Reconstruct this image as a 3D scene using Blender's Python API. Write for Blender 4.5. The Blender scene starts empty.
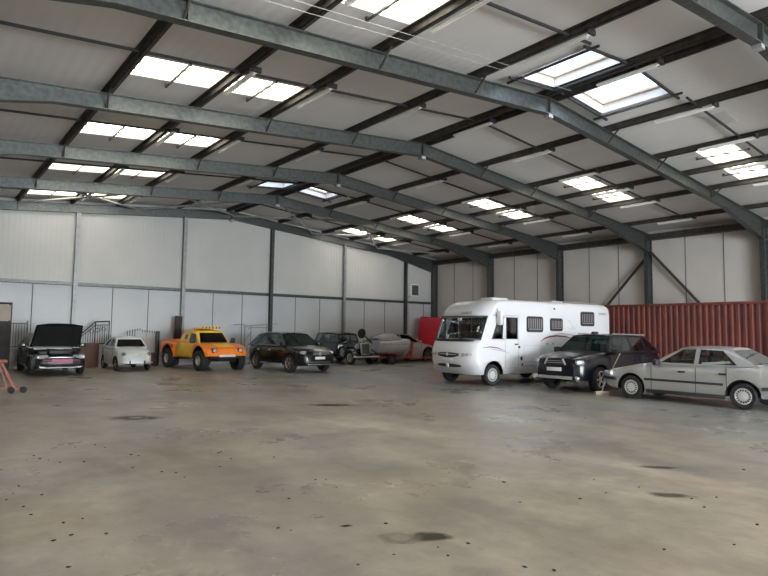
import bpy, bmesh, math, random
from mathutils import Vector, Matrix
from mathutils.geometry import tessellate_polygon
random.seed(7)
C = bpy.context.scene.collection
PI = math.pi

# ------------------------------------------------------------------ materials
def mat(name, col, rough=.6, metal=0., noise=0., scale=8., bump=0., coat=0., trans=0., emis=0., spec=.5, col2=None, stretch=None):
    m = bpy.data.materials.new(name); m.use_nodes = True
    nt = m.node_tree; b = nt.nodes['Principled BSDF']
    c4 = (col[0], col[1], col[2], 1)
    b.inputs['Base Color'].default_value = c4
    b.inputs['Roughness'].default_value = rough
    b.inputs['Metallic'].default_value = metal
    b.inputs['Coat Weight'].default_value = coat
    b.inputs['Coat Roughness'].default_value = .18
    b.inputs['Specular IOR Level'].default_value = spec
    b.inputs['Transmission Weight'].default_value = trans
    if emis:
        b.inputs['Emission Color'].default_value = c4
        b.inputs['Emission Strength'].default_value = emis
    if noise or bump or col2:
        tc = nt.nodes.new('ShaderNodeTexCoord'); mp = nt.nodes.new('ShaderNodeMapping')
        nt.links.new(tc.outputs['Object'], mp.inputs['Vector'])
        if stretch: mp.inputs['Scale'].default_value = stretch
        n = nt.nodes.new('ShaderNodeTexNoise'); n.inputs['Scale'].default_value = scale; n.inputs['Detail'].default_value = 6
        nt.links.new(mp.outputs['Vector'], n.inputs['Vector'])
        cr = nt.nodes.new('ShaderNodeValToRGB')
        lo = col2 or tuple(max(0, v * (1 - noise)) for v in col)
        hi = col if col2 else tuple(min(1, v * (1 + noise)) for v in col)
        cr.color_ramp.elements[0].position = .35; cr.color_ramp.elements[1].position = .65
        cr.color_ramp.elements[0].color = (*lo, 1); cr.color_ramp.elements[1].color = (*hi, 1)
        nt.links.new(n.outputs['Fac'], cr.inputs['Fac']); nt.links.new(cr.outputs['Color'], b.inputs['Base Color'])
        if bump:
            bp = nt.nodes.new('ShaderNodeBump'); bp.inputs['Strength'].default_value = bump; bp.inputs['Distance'].default_value = .02
            nt.links.new(n.outputs['Fac'], bp.inputs['Height']); nt.links.new(bp.outputs['Normal'], b.inputs['Normal'])
    return m

def ribbed(name, col, period, axis='X', depth=.4, rough=.55, noise=.06):
    m = mat(name, col, rough, noise=noise, scale=.35)
    nt = m.node_tree; b = nt.nodes['Principled BSDF']
    tc = nt.nodes.new('ShaderNodeTexCoord'); w = nt.nodes.new('ShaderNodeTexWave')
    w.wave_type = 'BANDS'; w.bands_direction = axis; w.wave_profile = 'SIN'
    w.inputs['Scale'].default_value = 2 * PI / (20 * period)
    nt.links.new(tc.outputs['Object'], w.inputs['Vector'])
    bp = nt.nodes.new('ShaderNodeBump'); bp.inputs['Strength'].default_value = depth; bp.inputs['Distance'].default_value = .01
    nt.links.new(w.outputs['Fac'], bp.inputs['Height']); nt.links.new(bp.outputs['Normal'], b.inputs['Normal'])
    return m

def glass(name, tint=(.5, .55, .55), opac=.2):
    m = bpy.data.materials.new(name); m.use_nodes = True; nt = m.node_tree
    for n in list(nt.nodes): nt.nodes.remove(n)
    o = nt.nodes.new('ShaderNodeOutputMaterial'); mx = nt.nodes.new('ShaderNodeMixShader')
    t = nt.nodes.new('ShaderNodeBsdfTransparent'); t.inputs['Color'].default_value = (*tint, 1)
    g = nt.nodes.new('ShaderNodeBsdfGlossy'); g.inputs['Roughness'].default_value = .03; g.inputs['Color'].default_value = (.95, .97, 1, 1)
    fr = nt.nodes.new('ShaderNodeLayerWeight'); fr.inputs['Blend'].default_value = .5
    pw = nt.nodes.new('ShaderNodeMath'); pw.operation = 'POWER'; pw.inputs[1].default_value = 4
    ad = nt.nodes.new('ShaderNodeMath'); ad.operation = 'MULTIPLY_ADD'; ad.inputs[1].default_value = .7; ad.inputs[2].default_value = .04 + opac*.12
    nt.links.new(fr.outputs['Facing'], pw.inputs[0]); nt.links.new(pw.outputs[0], ad.inputs[0]); nt.links.new(ad.outputs[0], mx.inputs[0])
    nt.links.new(t.outputs[0], mx.inputs[1]); nt.links.new(g.outputs[0], mx.inputs[2]); nt.links.new(mx.outputs[0], o.inputs[0])
    return m

M = {}
M['steel'] = mat('galvanised_steel', (.115, .125, .12), .42, .7, noise=.22, scale=9, stretch=(1, 1, 1))
M['steel_pale'] = mat('pale_galvanised_steel', (.36, .37, .37), .45, .3, noise=.12, scale=6)
M['purlin'] = mat('dark_purlin_steel', (.06, .053, .049), .55, .25, noise=.3, scale=6)
M['rod'] = mat('black_rod', (.03, .03, .03), .6)
M['soffit'] = ribbed('grey_roof_panel', (.70, .68, .67), .25, 'X', .3, .6)
M['wall_up'] = ribbed('ribbed_wall_panel', (.60, .60, .58), .2, 'X', .35, .5)
M['wall_low'] = mat('smooth_wall_panel', (.60, .62, .64), .42, noise=.05, scale=.5)
M['wall_side'] = ribbed('side_wall_panel', (.62, .585, .545), .2, 'Y', .15, .55)
M['seam'] = mat('dark_joint', (.16, .155, .15), .7)
M['white'] = mat('white_enamel', (.8, .8, .78), .4)
M['rubber'] = mat('black_rubber', (.018, .018, .02), .75, noise=.2, scale=20)
M['under'] = mat('black_underbody', (.012, .012, .013), .8)
M['cabin'] = mat('dark_cabin_fabric', (.035, .035, .04), .85, noise=.2, scale=30)
M['trim'] = mat('black_plastic_trim', (.03, .03, .034), .5)
M['alloy'] = mat('silver_alloy', (.6, .6, .6), .3, .7)
M['hub'] = mat('silver_hubcap_paint', (.7, .7, .69), .35, .3)
M['chrome'] = mat('chrome', (.82, .82, .84), .28, .85)
M['lens'] = mat('clear_headlamp_lens', (.50, .53, .55), .3, .4, coat=.6)
M['redlens'] = mat('red_lamp_lens', (.4, .02, .02), .2, coat=1)
M['plate'] = mat('white_number_plate', (.75, .75, .73), .45)
M['glass_clear'] = glass('clear_car_glass', (.84, .88, .87), .2)
M['glass_mid'] = glass('grey_car_glass', (.5, .58, .57), .3)
M['glass_dark'] = glass('tinted_car_glass', (.22, .26, .26), .5)

# ------------------------------------------------------------------ mesh helpers
def rotm(rx=0, ry=0, rz=0):
    return Matrix.Rotation(rz, 4, 'Z') @ Matrix.Rotation(ry, 4, 'Y') @ Matrix.Rotation(rx, 4, 'X')

def finish(name, bm, m, parent=None, smooth=True, angle=35, weld=True):
    if weld: bmesh.ops.remove_doubles(bm, verts=bm.verts, dist=1e-5)
    me = bpy.data.meshes.new(name); bm.to_mesh(me); bm.free()
    for mm in (m if isinstance(m, (list, tuple)) else [m]): me.materials.append(mm)
    if smooth:
        for p in me.polygons: p.use_smooth = True
        me.set_sharp_from_angle(angle=math.radians(angle))
    o = bpy.data.objects.new(name, me); C.objects.link(o)
    if parent: o.parent = parent
    return o

class MB:
    def __init__(s): s.bm = bmesh.new()
    def box(s, c, size, r=(0, 0, 0), bev=0, mi=0):
        ret = bmesh.ops.create_cube(s.bm, size=1)
        vs = ret['verts']
        bmesh.ops.scale(s.bm, vec=size, verts=vs)
        if bev:
            es = list({e for v in vs for e in v.link_edges})
            rb = bmesh.ops.bevel(s.bm, geom=es, offset=bev, segments=2, affect='EDGES', profile=.5)
            seen = set(); stack = [rb['verts'][0]] if rb['verts'] else []
            while stack:
                v = stack.pop()
                if v in seen: continue
                seen.add(v); stack += [e.other_vert(v) for e in v.link_edges]
            vs = list(seen)
        bmesh.ops.transform(s.bm, matrix=Matrix.Translation(c) @ rotm(*r), verts=vs)
        if mi:
            for f in {f for v in vs for f in v.link_faces}: f.material_index = mi
        return s
    def bx(s, x0, x1, y0, y1, z0, z1, bev=0, mi=0):
        return s.box(((x0+x1)/2, (y0+y1)/2, (z0+z1)/2), (abs(x1-x0), abs(y1-y0), abs(z1-z0)), bev=bev, mi=mi)
    def bar(s, a, b, w, h=None, mi=0, n=4):
        a = Vector(a); b = Vector(b); d = b - a; L = d.length
        h = h or w
        q = d.to_track_quat('Z', 'Y').to_matrix().to_4x4()
        if n == 4:
            vs = bmesh.ops.create_cube(s.bm, size=1)['verts']; bmesh.ops.scale(s.bm, vec=(w, h, L), verts=vs)
        else:
            vs = bmesh.ops.create_cone(s.bm, cap_ends=True, segments=n, radius1=w/2, radius2=h/2, depth=L)['verts']
        bmesh.ops.transform(s.bm, matrix=Matrix.Translation((a+b)/2) @ q, verts=vs)
        if mi:
            for f in {f for v in vs for f in v.link_faces}: f.material_index = mi
        return s
    def tube(s, pts, r, n=8):
        for a, b in zip(pts, pts[1:]): s.bar(a, b, 2*r, 2*r, n=n)
        return s
    def lathe(s, prof, mtx, n=28, mi=0):      # prof (r, h) about local Z
        rings = []
        for r, h in prof:
            rings.append([s.bm.verts.new(mtx @ Vector((r*math.cos(2*PI*i/n), r*math.sin(2*PI*i/n), h))) for i in range(n)] if r > 1e-6 else [s.bm.verts.new(mtx @ Vector((0, 0, h)))])
        for A, B in zip(rings, rings[1:]):
            for i in range(n):
                j = (i+1) % n
                if len(A) == 1 and len(B) == 1: continue
                if len(A) == 1: f = s.bm.faces.new((A[0], B[i], B[j]))
                elif len(B) == 1: f = s.bm.faces.new((A[i], A[j], B[0]))
                else: f = s.bm.faces.new((A[i], A[j], B[j], B[i]))
                f.material_index = mi
        return s
    def ell(s, c, rad, r=(0, 0, 0), u=16, v=10, mi=0):
        vs = bmesh.ops.create_uvsphere(s.bm, u_segments=u, v_segments=v, radius=1)['verts']
        bmesh.ops.scale(s.bm, vec=rad, verts=vs)
        bmesh.ops.transform(s.bm, matrix=Matrix.Translation(c) @ rotm(*r), verts=vs)
        if mi:
            for f in {f for q in vs for f in q.link_faces}: f.material_index = mi
        return s
    def prism(s, poly, fmap, th):             # poly 2D, fmap(u,v,w)->3D with w in (0, th)
        n = len(poly)
        A = [s.bm.verts.new(fmap(u, v, 0)) for u, v in poly]; B = [s.bm.verts.new(fmap(u, v, th)) for u, v in poly]
        s.bm.faces.new(A[::-1]); s.bm.faces.new(B)
        for i in range(n):
            j = (i+1) % n; s.bm.faces.new((A[i], A[j], B[j], B[i]))
        return s
    def panel(s, outer, holes, fmap, mi=0):   # flat sheet with holes
        loops = [outer] + holes
        flat = [p for l in loops for p in l]
        tris = tessellate_polygon([[Vector((a, b, 0)) for a, b in l] for l in loops])
        vs = [s.bm.verts.new(fmap(*p)) for p in flat]
        for t in tris:
            try:
                f = s.bm.faces.new([vs[i] for i in t]); f.material_index = mi
            except ValueError: pass
        return s
    def build(s, name, m, parent=None, **k):
        bmesh.ops.recalc_face_normals(s.bm, faces=s.bm.faces)
        return finish(name, s.bm, m, parent, **k)

def empty(name, loc=(0, 0, 0), deg=0, k=1):
    o = bpy.data.objects.new(name, None); C.objects.link(o); o.empty_display_size = .2
    o.location = loc; o.rotation_euler = (0, 0, math.radians(deg)); o.scale = (k, k, k)
    return o
def tag(o, label, cat, group=None, kind=None):
    o['label'] = label; o['category'] = cat
    if group: o['group'] = group
    if kind: o['kind'] = kind
    return o
def struct(o): o['kind'] = 'structure'; return o
def solid(o, th=.02, off=-1, mi=0):
    s = o.modifiers.new('Solidify', 'SOLIDIFY'); s.thickness = th; s.offset = off
    if mi: s.material_offset = mi; s.material_offset_rim = 0
    return o
def lerp(a, b, t): return a + (b - a) * t
def interp(P, x):
    P = sorted(P)
    if x <= P[0][0]: return P[0][1]
    for (a, za), (b, zb) in zip(P, P[1:]):
        if x <= b: return lerp(za, zb, (x - a) / (b - a)) if b > a else zb
    return P[-1][1]
def copy_tree(o, parent=None):
    c = o.copy(); C.objects.link(c); c.parent = parent
    for ch in list(o.children): copy_tree(ch, c)
    return c

# ------------------------------------------------------------------ camera (solved from the portal frames)
CAM = Vector((-12.92288303, -29.34151639, 1.75574699))
YAW, PITCH, ROLL, FPX = 0.671, 0.0736, 0.0131, 591.22
cd = bpy.data.cameras.new('camera'); co = bpy.data.objects.new('camera', cd); C.objects.link(co)
fwd = Vector((math.sin(YAW)*math.cos(PITCH), math.cos(YAW)*math.cos(PITCH), math.sin(PITCH)))
rt = Vector((math.cos(YAW), -math.sin(YAW), 0)); up = rt.cross(fwd)
r2 = rt*math.cos(ROLL) + up*math.sin(ROLL); u2 = -rt*math.sin(ROLL) + up*math.cos(ROLL)
co.matrix_world = Matrix(((r2.x, u2.x, -fwd.x, CAM.x), (r2.y, u2.y, -fwd.y, CAM.y), (r2.z, u2.z, -fwd.z, CAM.z), (0, 0, 0, 1)))
cd.sensor_width = 36; cd.sensor_fit = 'HORIZONTAL'; cd.lens = FPX/768*36; cd.clip_end = 200; cd.clip_start = .05
bpy.context.scene.camera = co

# ------------------------------------------------------------------ shell
XW, YB, YF = 15.0, .18, -45.0            # side walls, gable wall, near end wall
RS = .092                                  # roof slope
def rz(x): return 8.165 - RS*abs(x)        # roof soffit height

def floor_mat():
    m = bpy.data.materials.new('worn_concrete'); m.use_nodes = True; nt = m.node_tree; b = nt.nodes['Principled BSDF']
    L = nt.links.new; N = nt.nodes.new
    tc = N('ShaderNodeTexCoord')
    def noise(sc, det=6, stretch=(1, 1, 1), rot=0, loc=(0, 0, 0)):
        mp = N('ShaderNodeMapping'); mp.inputs['Scale'].default_value = stretch; mp.inputs['Rotation'].default_value[2] = rot; mp.inputs['Location'].default_value = loc
        L(tc.outputs['Object'], mp.inputs['Vector'])
        n = N('ShaderNodeTexNoise'); n.inputs['Scale'].default_value = sc; n.inputs['Detail'].default_value = det; n.inputs['Roughness'].default_value = .6
        L(mp.outputs['Vector'], n.inputs['Vector']); return n.outputs['Fac']
    def ramp(f, a, b_, ca, cb):
        r = N('ShaderNodeValToRGB'); r.color_ramp.elements[0].position = a; r.color_ramp.elements[1].position = b_
        r.color_ramp.elements[0].color = (*ca, 1); r.color_ramp.elements[1].color = (*cb, 1); L(f, r.inputs['Fac']); return r.outputs['Color']
    def mix(f, a, c, mode='MIX'):
        x = N('ShaderNodeMix'); x.data_type = 'RGBA'; x.blend_type = mode
        if isinstance(f, float): x.inputs[0].default_value = f
        else: L(f, x.inputs[0])
        for sck, v in ((6, a), (7, c)):
            if isinstance(v, tuple): x.inputs[sck].default_value = (*v, 1)
            else: L(v, x.inputs[sck])
        return x.outputs[2]
    base = ramp(noise(.16, 4), .38, .64, (.39, .35, .275), (.47, .44, .385))
    streak = ramp(noise(.35, 8, (1, .35, 1), .67), .35, .68, (.70, .70, .72), (1.14, 1.11, 1.06))
    c = mix(.8, base, streak, 'MULTIPLY')
    fine = ramp(noise(3.5, 8), .3, .7, (.74, .74, .75), (1.14, 1.13, 1.11))
    c = mix(.75, c, fine, 'MULTIPLY')
    warm = ramp(noise(.5, 5, (1, .5, 1), .3, (9, 3, 0)), .48, .7, (0, 0, 0), (.65, .65, .65))
    c = mix(warm, c, (.30, .225, .175))
    # bluish blotches across the parking strip at the right
    sp = N('ShaderNodeSeparateXYZ'); L(tc.outputs['Object'], sp.inputs[0])
    mr = N('ShaderNodeMapRange'); mr.inputs[1].default_value = -4; mr.inputs[2].default_value = .5; L(sp.outputs[0], mr.inputs[0])
    blot = ramp(noise(.45, 7, (1, .6, 1), .2, (4, 1, 0)), .36, .62, (0, 0, 0), (1, 1, 1))
    mu = N('ShaderNodeMath'); mu.operation = 'MULTIPLY'; L(mr.outputs[0], mu.inputs[0]); L(blot, mu.inputs[1])
    mu2 = N('ShaderNodeMath'); mu2.operation = 'MULTIPLY'; mu2.inputs[1].default_value = .75; L(mu.outputs[0], mu2.inputs[0])
    c = mix(mu2.outputs[0], c, (.25, .30, .33))
    cw = ramp(noise(.9, 6, (1, 1, 1), 0, (2, 7, 0)), .54, .7, (0, 0, 0), (.4, .4, .4))
    c = mix(cw, c, (.18, .165, .15))
    mid = ramp(noise(1.1, 9, (1, .55, 1), .6, (3, 5, 0)), .38, .62, (.70, .71, .73), (1.13, 1.12, 1.09))
    c = mix(.8, c, mid, 'MULTIPLY')
    sp2 = ramp(noise(14, 4, (1, 1, 1), 0, (1, 2, 0)), .62, .70, (1, 1, 1), (.72, .70, .67))
    c = mix(.7, c, sp2, 'MULTIPLY')
    L(c, b.inputs['Base Color'])
    rr = ramp(noise(.4, 6, (1, 1, 1), 0, (5, 5, 0)), .35, .7, (.24, .24, .24), (.5, .5, .5)); L(rr, b.inputs['Roughness'])
    b.inputs['Specular IOR Level'].default_value = .5
    bp = N('ShaderNodeBump'); bp.inputs['Strength'].default_value = .25; bp.inputs['Distance'].default_value = .008
    L(noise(7, 8), bp.inputs['Height']); L(bp.outputs['Normal'], b.inputs['Normal'])
    return m
struct(MB().bx(-XW-.3, XW+.3, YF-.3, YB+.3, -.3, 0).build('floor', floor_mat(), smooth=False))

# gable wall with two kinds of sheeting, seams and foot
g = MB().prism([(-XW-.2, 3.73), (XW+.2, 3.73), (XW+.2, rz(XW+.2)+.05), (0, rz(0)+.05), (-XW-.2, rz(XW+.2)+.05)], lambda u, v, w: (u, YB+w, v), .15)
wb = g.build('wall_back', M['wall_up'], smooth=False); struct(wb)
MB().bx(-XW-.2, XW+.2, YB-.02, YB+.15, 0, 3.73).build('lower_panels', M['wall_low'], wb, smooth=False)
s = MB(); cols_x = [-12.2, -7.32, -2.44, 2.44, 7.32, 12.2]
for a in cols_x[:-1]:
    for q in (1, 2): s.bx(a+q*4.88/3-.018, a+q*4.88/3+.018, YB-.035, YB-.018, 0, 3.66)
for xx in (13.9, -13.9): s.bx(xx-.018, xx+.018, YB-.035, YB-.018, 0, 3.66)
s.build('panel_seam', M['seam'], wb, smooth=False)
MB().bx(-XW, XW, YB-.06, YB-.02, 0, .3).build('concrete_plinth', mat('plinth_concrete', (.42, .42, .41), .8, noise=.1, scale=3), wb, smooth=False)

def side_wall(name, sx):
    w = struct(MB().bx(sx*XW, sx*(XW+.2), YF, YB, 0, rz(XW)+.05).build(name, M['wall_side'], smooth=False))
    s = MB()
    for k in range(9):
        for q in (1, 2):
            y = -5*k - q*5/3; s.bx(sx*(XW-.014), sx*(XW+.002), y-.02, y+.02, 0, rz(XW)-.05)
    s.build('panel_seam', M['seam'], w, smooth=False)
    return w
side_wall('wall_right', 1); side_wall('wall_left', -1)
# near end wall with the big open door behind the camera
struct(MB().panel([(-XW-.2, 0), (-10, 0), (-10, 5), (4, 5), (4, 0), (XW+.2, 0), (XW+.2, rz(XW)), (0, rz(0)), (-XW-.2, rz(XW))], [], lambda u, v: (u, YF, v)).build('wall_front', M['wall_up'], smooth=False))

# roof soffit with openings
SKY = [(-9.62, -7.74), (-7.56, -5.8), (5.84, 7.66), (7.84, 9.66)]
VEL = [(-1.75, -.3), (.3, 1.95)]
FR = [-5*k for k in range(10)]
def sky_y(F): return (F-2.14, F-1.04)
for sx, nm in ((-1, 'ceiling_left'), (1, 'ceiling_right')):
    holes = []
    for F in FR[:-1]:
        y0, y1 = sky_y(F)
        for a, b in SKY:
            if a*sx > 0: holes.append([(a, y0), (b, y0), (b, y1), (a, y1)])
    for a, b in VEL:
        if a*sx > 0:
            for F in (-20, -5): holes.append([(a, F-2.3), (b, F-2.3), (b, F-.4-(.7 if F == -5 else 0)), (a, F-.4-(.7 if F == -5 else 0))])
    o = MB().panel([(0, YF), (sx*(XW+.2), YF), (sx*(XW+.2), YB+.15), (0, YB+.15)], holes, lambda u, v: (u, v, rz(u))).build(nm, M['soffit'], smooth=False)
    solid(o, .08, 1 if sx < 0 else 1); struct(o); o.name = 'ceiling' if sx < 0 else 'ceiling.001'

# translucent ribbed rooflights (daylight through them)
def sky_mat():
    m = bpy.data.materials.new('translucent_rooflight'); m.use_nodes = True; nt = m.node_tree
    for n in list(nt.nodes): nt.nodes.remove(n)
    L = nt.links.new; N = nt.nodes.new
    o = N('ShaderNodeOutputMaterial'); e = N('ShaderNodeEmission'); tc = N('ShaderNodeTexCoord')
    w = N('ShaderNodeTexWave'); w.bands_direction = 'Y'; w.inputs['Scale'].default_value = 2*PI/(20*.42); w.inputs['Distortion'].default_value = .4
    L(tc.outputs['Object'], w.inputs['Vector'])
    n = N('ShaderNodeTexNoise'); n.inputs['Scale'].default_value = 1.6; L(tc.outputs['Object'], n.inputs['Vector'])
    r = N('ShaderNodeMapRange'); r.inputs[1].default_value = .1; r.inputs[2].default_value = .9; r.inputs[3].default_value = .75; r.inputs[4].default_value = 7.0; L(w.outputs['Fac'], r.inputs[0])
    r2_ = N('ShaderNodeMapRange'); r2_.inputs[1].default_value = .3; r2_.inputs[2].default_value = .7; r2_.inputs[3].default_value = .72; r2_.inputs[4].default_value = 1.1; L(n.outputs['Fac'], r2_.inputs[0])
    mu = N('ShaderNodeMath'); mu.operation = 'MULTIPLY'; L(r.outputs[0], mu.inputs[0]); L(r2_.outputs[0], mu.inputs[1])
    e.inputs['Color'].default_value = (1, .92, .76, 1); L(mu.outputs[0], e.inputs['Strength']); L(e.outputs[0], o.inputs[0])
    return m
M['sky'] = sky_mat()
def bay_words(F):
    return {0: 'farthest bay at the gable wall', -5: 'second bay from the gable wall', -10: 'third bay from the gable wall', -15: 'fourth bay from the gable wall', -20: 'fifth bay from the gable wall', -25: 'bay over the camera', -30: 'bay just behind the camera', -35: 'next to last bay behind the camera', -40: 'last bay behind the camera'}[F]
side_words = ['outer left', 'inner left', 'inner right', 'outer right']
for F in FR[:-1]:
    y0, y1 = sky_y(F)
    for i, (a, b) in enumerate(SKY):
        if F <= -25 and F % 1: continue
        r = empty('rooflight', ((a+b)/2, (y0+y1)/2, rz((a+b)/2)))
        tag(r, 'bright ribbed rooflight, %s of its row, %s' % (side_words[i], bay_words(F)), 'skylight', 'translucent rooflights in rows across the roof')
        hx = (b-a)/2+.04; sl = RS if (a+b) < 0 else -RS
        MB().prism([(-hx, -.6), (hx, -.6), (hx, .6), (-hx, .6)], lambda u, v, w: (u, v, u*sl+.085+w), .012).build('translucent_panel', M['sky'], r, smooth=False)
        if F > -25:
            br = MB().bx(-.02, .02, -.8, .75, -.09, -.055); br.bx(-.025, .025, -.82, -.76, -.12, -.055); br.bx(-.025, .025, .7, .76, -.09, .02)
            br.build('support_bar', M['steel'], r, smooth=False)

# clear opening roof windows beside the ridge
M['velframe'] = mat('white_upstand', (.74, .72, .69), .4)
M['velwood'] = mat('pale_timber_lining', (.62, .48, .36), .6, noise=.15, scale=5)
M['velglass'] = glass('clear_roof_glass', (.93, .96, 1), .1)
for F in (-20, -5):
    for i, (a, b) in enumerate(VEL):
        y0, y1 = F-2.3, F-.4-(.7 if F == -5 else 0); sl = RS if a < 0 else -RS; cx, cy = (a+b)/2, (y0+y1)/2
        r = empty('roof_window', (cx, cy, rz(cx)))
        tag(r, 'clear roof window with white upstand %s the ridge in the %s bay' % ('left of' if a < 0 else 'right of', 'nearest' if F == -20 else 'second farthest'), 'roof window', 'clear roof windows beside the ridge')
        hx, hy = (b-a)/2, (y1-y0)/2
        k = MB()
        for (p, q, rr, t) in ((-hx, -hx+.02, -hy, hy), (hx-.02, hx, -hy, hy), (-hx, hx, -hy, -hy+.02), (-hx, hx, hy-.02, hy)):
            k.prism([(p, rr), (q, rr), (q, t), (p, t)], lambda u, v, w: (u, v, u*sl+w-.03), .30)
        k.build('upstand', M['velframe'], r, smooth=False)
        k = MB()
        for (p, q, rr, t) in ((-hx+.02, -hx+.09, -hy+.02, hy-.02), (hx-.09, hx-.02, -hy+.02, hy-.02), (-hx+.02, hx-.02, -hy+.02, -hy+.09), (-hx+.02, hx-.02, hy-.09, hy-.02)):
            k.prism([(p, rr), (q, rr), (q, t), (p, t)], lambda u, v, w: (u, v, u*sl+w+.2), .06)
        k.build('sash', M['velwood'], r, smooth=False)
        MB().prism([(-hx+.06, -hy+.06), (hx-.06, -hy+.06), (hx-.06, hy-.06), (-hx+.06, hy-.06)], lambda u, v, w: (u, v, u*sl+w+.245), .012).build('pane', M['velglass'], r, smooth=False)
        k = MB()
        for v in (-hy-.07, hy+.07): k.bar((-hx-.25, v, -(hx+.25)*sl-.07), (hx+.35, v, (hx+.35)*sl-.07), .05, .06)
        for u in (-hx-.04, hx+.04): k.bar((u, -hy-.3, u*sl-.1), (u, hy+.3, u*sl-.1), .05, .05)
        k.build('trimmer_frame', M['rod'], r, smooth=False)

# ------------------------------------------------------------------ portal frames
def rtop(x): return 8.0 - .092*abs(x)
def rbot(x): 
    b = 7.57 - .0866*abs(x)
    return b - max(0, abs(x)-10.8)/(14.55-10.8)*.50
frame_words = {0: 'at the gable wall', -5: 'second from the gable wall', -10: 'third from the gable wall', -15: 'fourth from the gable wall', -20: 'fifth from the gable wall, nearest seen whole', -25: 'cut off by the top right corner', -30: 'just behind the camera'}
for F in (0, -5, -10, -15, -20, -25, -30):
    r = empty('portal_frame', (0, F, 0))
    tag(r, 'galvanised steel portal frame, ' + frame_words[F], 'steel frame', 'steel portal frames of the hall')
    for sx in (-1, 1):
        xs = [0, 3, 6, 9.7, 10.8, 12.5, 14.55, 14.97]
        for nm in ('web',):
            top = [(sx*x, rtop(x)) for x in xs]; bot = [(sx*x, rbot(min(x, 14.55))) for x in xs]
            b = MB().prism(top + bot[::-1], lambda u, v, w: (u, w-.008, v), .016)
            for x0, x1 in zip(xs, xs[1:]):
                for f, o in ((rtop, -.01), (lambda q: rbot(min(q, 14.55)), .01)):
                    b.bar((sx*x0, 0, f(x0)+o), (sx*x1, 0, f(x1)+o), .018, .2) if False else b.prism([(sx*x0, f(x0)+o-.01), (sx*x1, f(x1)+o-.01), (sx*x1, f(x1)+o+.01), (sx*x0, f(x0)+o+.01)], lambda u, v, w: (u, w-.1, v), .2)
            for x in (.02, 9.7, 14.5):                     # stiffener plates
                b.bx(sx*x-.012, sx*x+.012, -.1, .1, rbot(x), rtop(x))
            b.build('rafter', M['steel'], r, smooth=False)
        c = MB().bx(sx*14.55, sx*14.97, -.01, .01, 0, rtop(14.9)); c.bx(sx*14.55, sx*14.57, -.1, .1, 0, rbot(14.55)); c.bx(sx*14.95, sx*14.975, -.1, .1, 0, rtop(14.9))
        c.bx(sx*14.56, sx*14.96, -.1, .1, rbot(14.55)-.02, rbot(14.55)); c.bx(sx*14.5, sx*15, -.15, .15, 0, .03)
        c.build('column', M['steel'], r, smooth=False)
    bk = MB().bx(-.09, .09, -.09, .09, rbot(0)-.1, rbot(0)); bk.build('ridge_bracket', M['steel_pale'], r, smooth=False)
    for x in (-9.75, -5.7, -2.85, 2.85, 5.75, 9.75):
        if F < 0: MB().bar((x, -.02, rbot(x)+.06), (x, -.40, rtop(x)+.02), .035).build('knee_stay', M['purlin'], r, smooth=False)

purl = [(-.22, 'left of the ridge'), (.22, 'right of the ridge'), (-2.85, 'first down the left slope'), (-5.7, 'second down the left slope'), (-7.65, 'third down the left slope'), (-9.72, 'fourth down the left slope'), (-12.4, 'lowest on the left slope'),
        (2.85, 'first down the right slope'), (5.75, 'second down the right slope'), (7.75, 'third down the right slope'), (9.75, 'fourth down the right slope'), (12.9, 'lowest on the right slope')]
for x, wd in purl:
    s_ = 1 if x > 0 else -1
    z = rtop(x)
    b = MB().bx(x-.01, x+.01, YF, YB, z, rz(x)); b.bx(x-.01, x+.085, YF, YB, z, z+.012); b.bx(x-.085, x+.01, YF, YB, rz(x)-.02, rz(x)-.005)
    b.bx(x+.075, x+.085, YF, YB, z, z+.03)
    tag(b.build('roof_purlin', M['purlin'], smooth=False), 'long dark steel purlin running the length of the hall, ' + wd, 'purlin', 'roof purlins')
for sx, wd in ((1, 'right'), (-1, 'left')):
    b = MB().bx(sx*14.6, sx*14.9, YF, YB, 6.32, 6.34); b.bx(sx*14.6, sx*14.9, YF, YB, 6.58, 6.6); b.bx(sx*14.62, sx*14.64, YF, YB, 6.32, 6.6)
    tag(b.build('eaves_beam', M['purlin'], smooth=False), 'dark steel eaves beam along the top of the %s wall' % wd, 'beam')
# sag rods between purlins, one per bay and gap
gaps = [(-14.6, -12.4), (-12.4, -9.72), (-9.72, -7.65), (-7.65, -5.7), (-5.7, -2.85), (-2.85, -.22), (.22, 2.85), (2.85, 5.75), (5.75, 7.75), (7.75, 9.75), (9.75, 12.9), (12.9, 14.6)]
bayname = {0: 'farthest', -5: 'second farthest', -10: 'middle', -15: 'second nearest', -20: 'nearest', -25: 'overhead'}
gapw = ['lowest gap of the left slope', 'next to lowest gap of the left slope', 'outer left rooflight gap', 'inner left rooflight gap', 'wide upper gap of the left slope', 'gap left of the ridge', 'gap right of the ridge',
        'wide upper gap of the right slope', 'inner right rooflight gap', 'outer right rooflight gap', 'wide lower gap of the right slope', 'lowest gap of the right slope']
for F in (0, -5, -10, -15, -20, -25):
    for (a, c), gw in zip(gaps, gapw):
        if a < -14 or c > 14: continue
        a2, c2 = a+.02, c-.02
        if F in (-20, -5) and max(abs(a), abs(c)) < 3: a2, c2 = (a, -2.05) if a < 0 else (2.3, c)
        tag(MB().bar((a2, F-2.56, rz(a2)-.10), (c2, F-2.56, rz(c2)-.10), .045, .05).build('sag_rod', M['rod'], smooth=False), 'thin black sag rod, %s, %s bay' % (gw, bayname[F]), 'rod', 'sag rods between the purlins')

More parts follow.
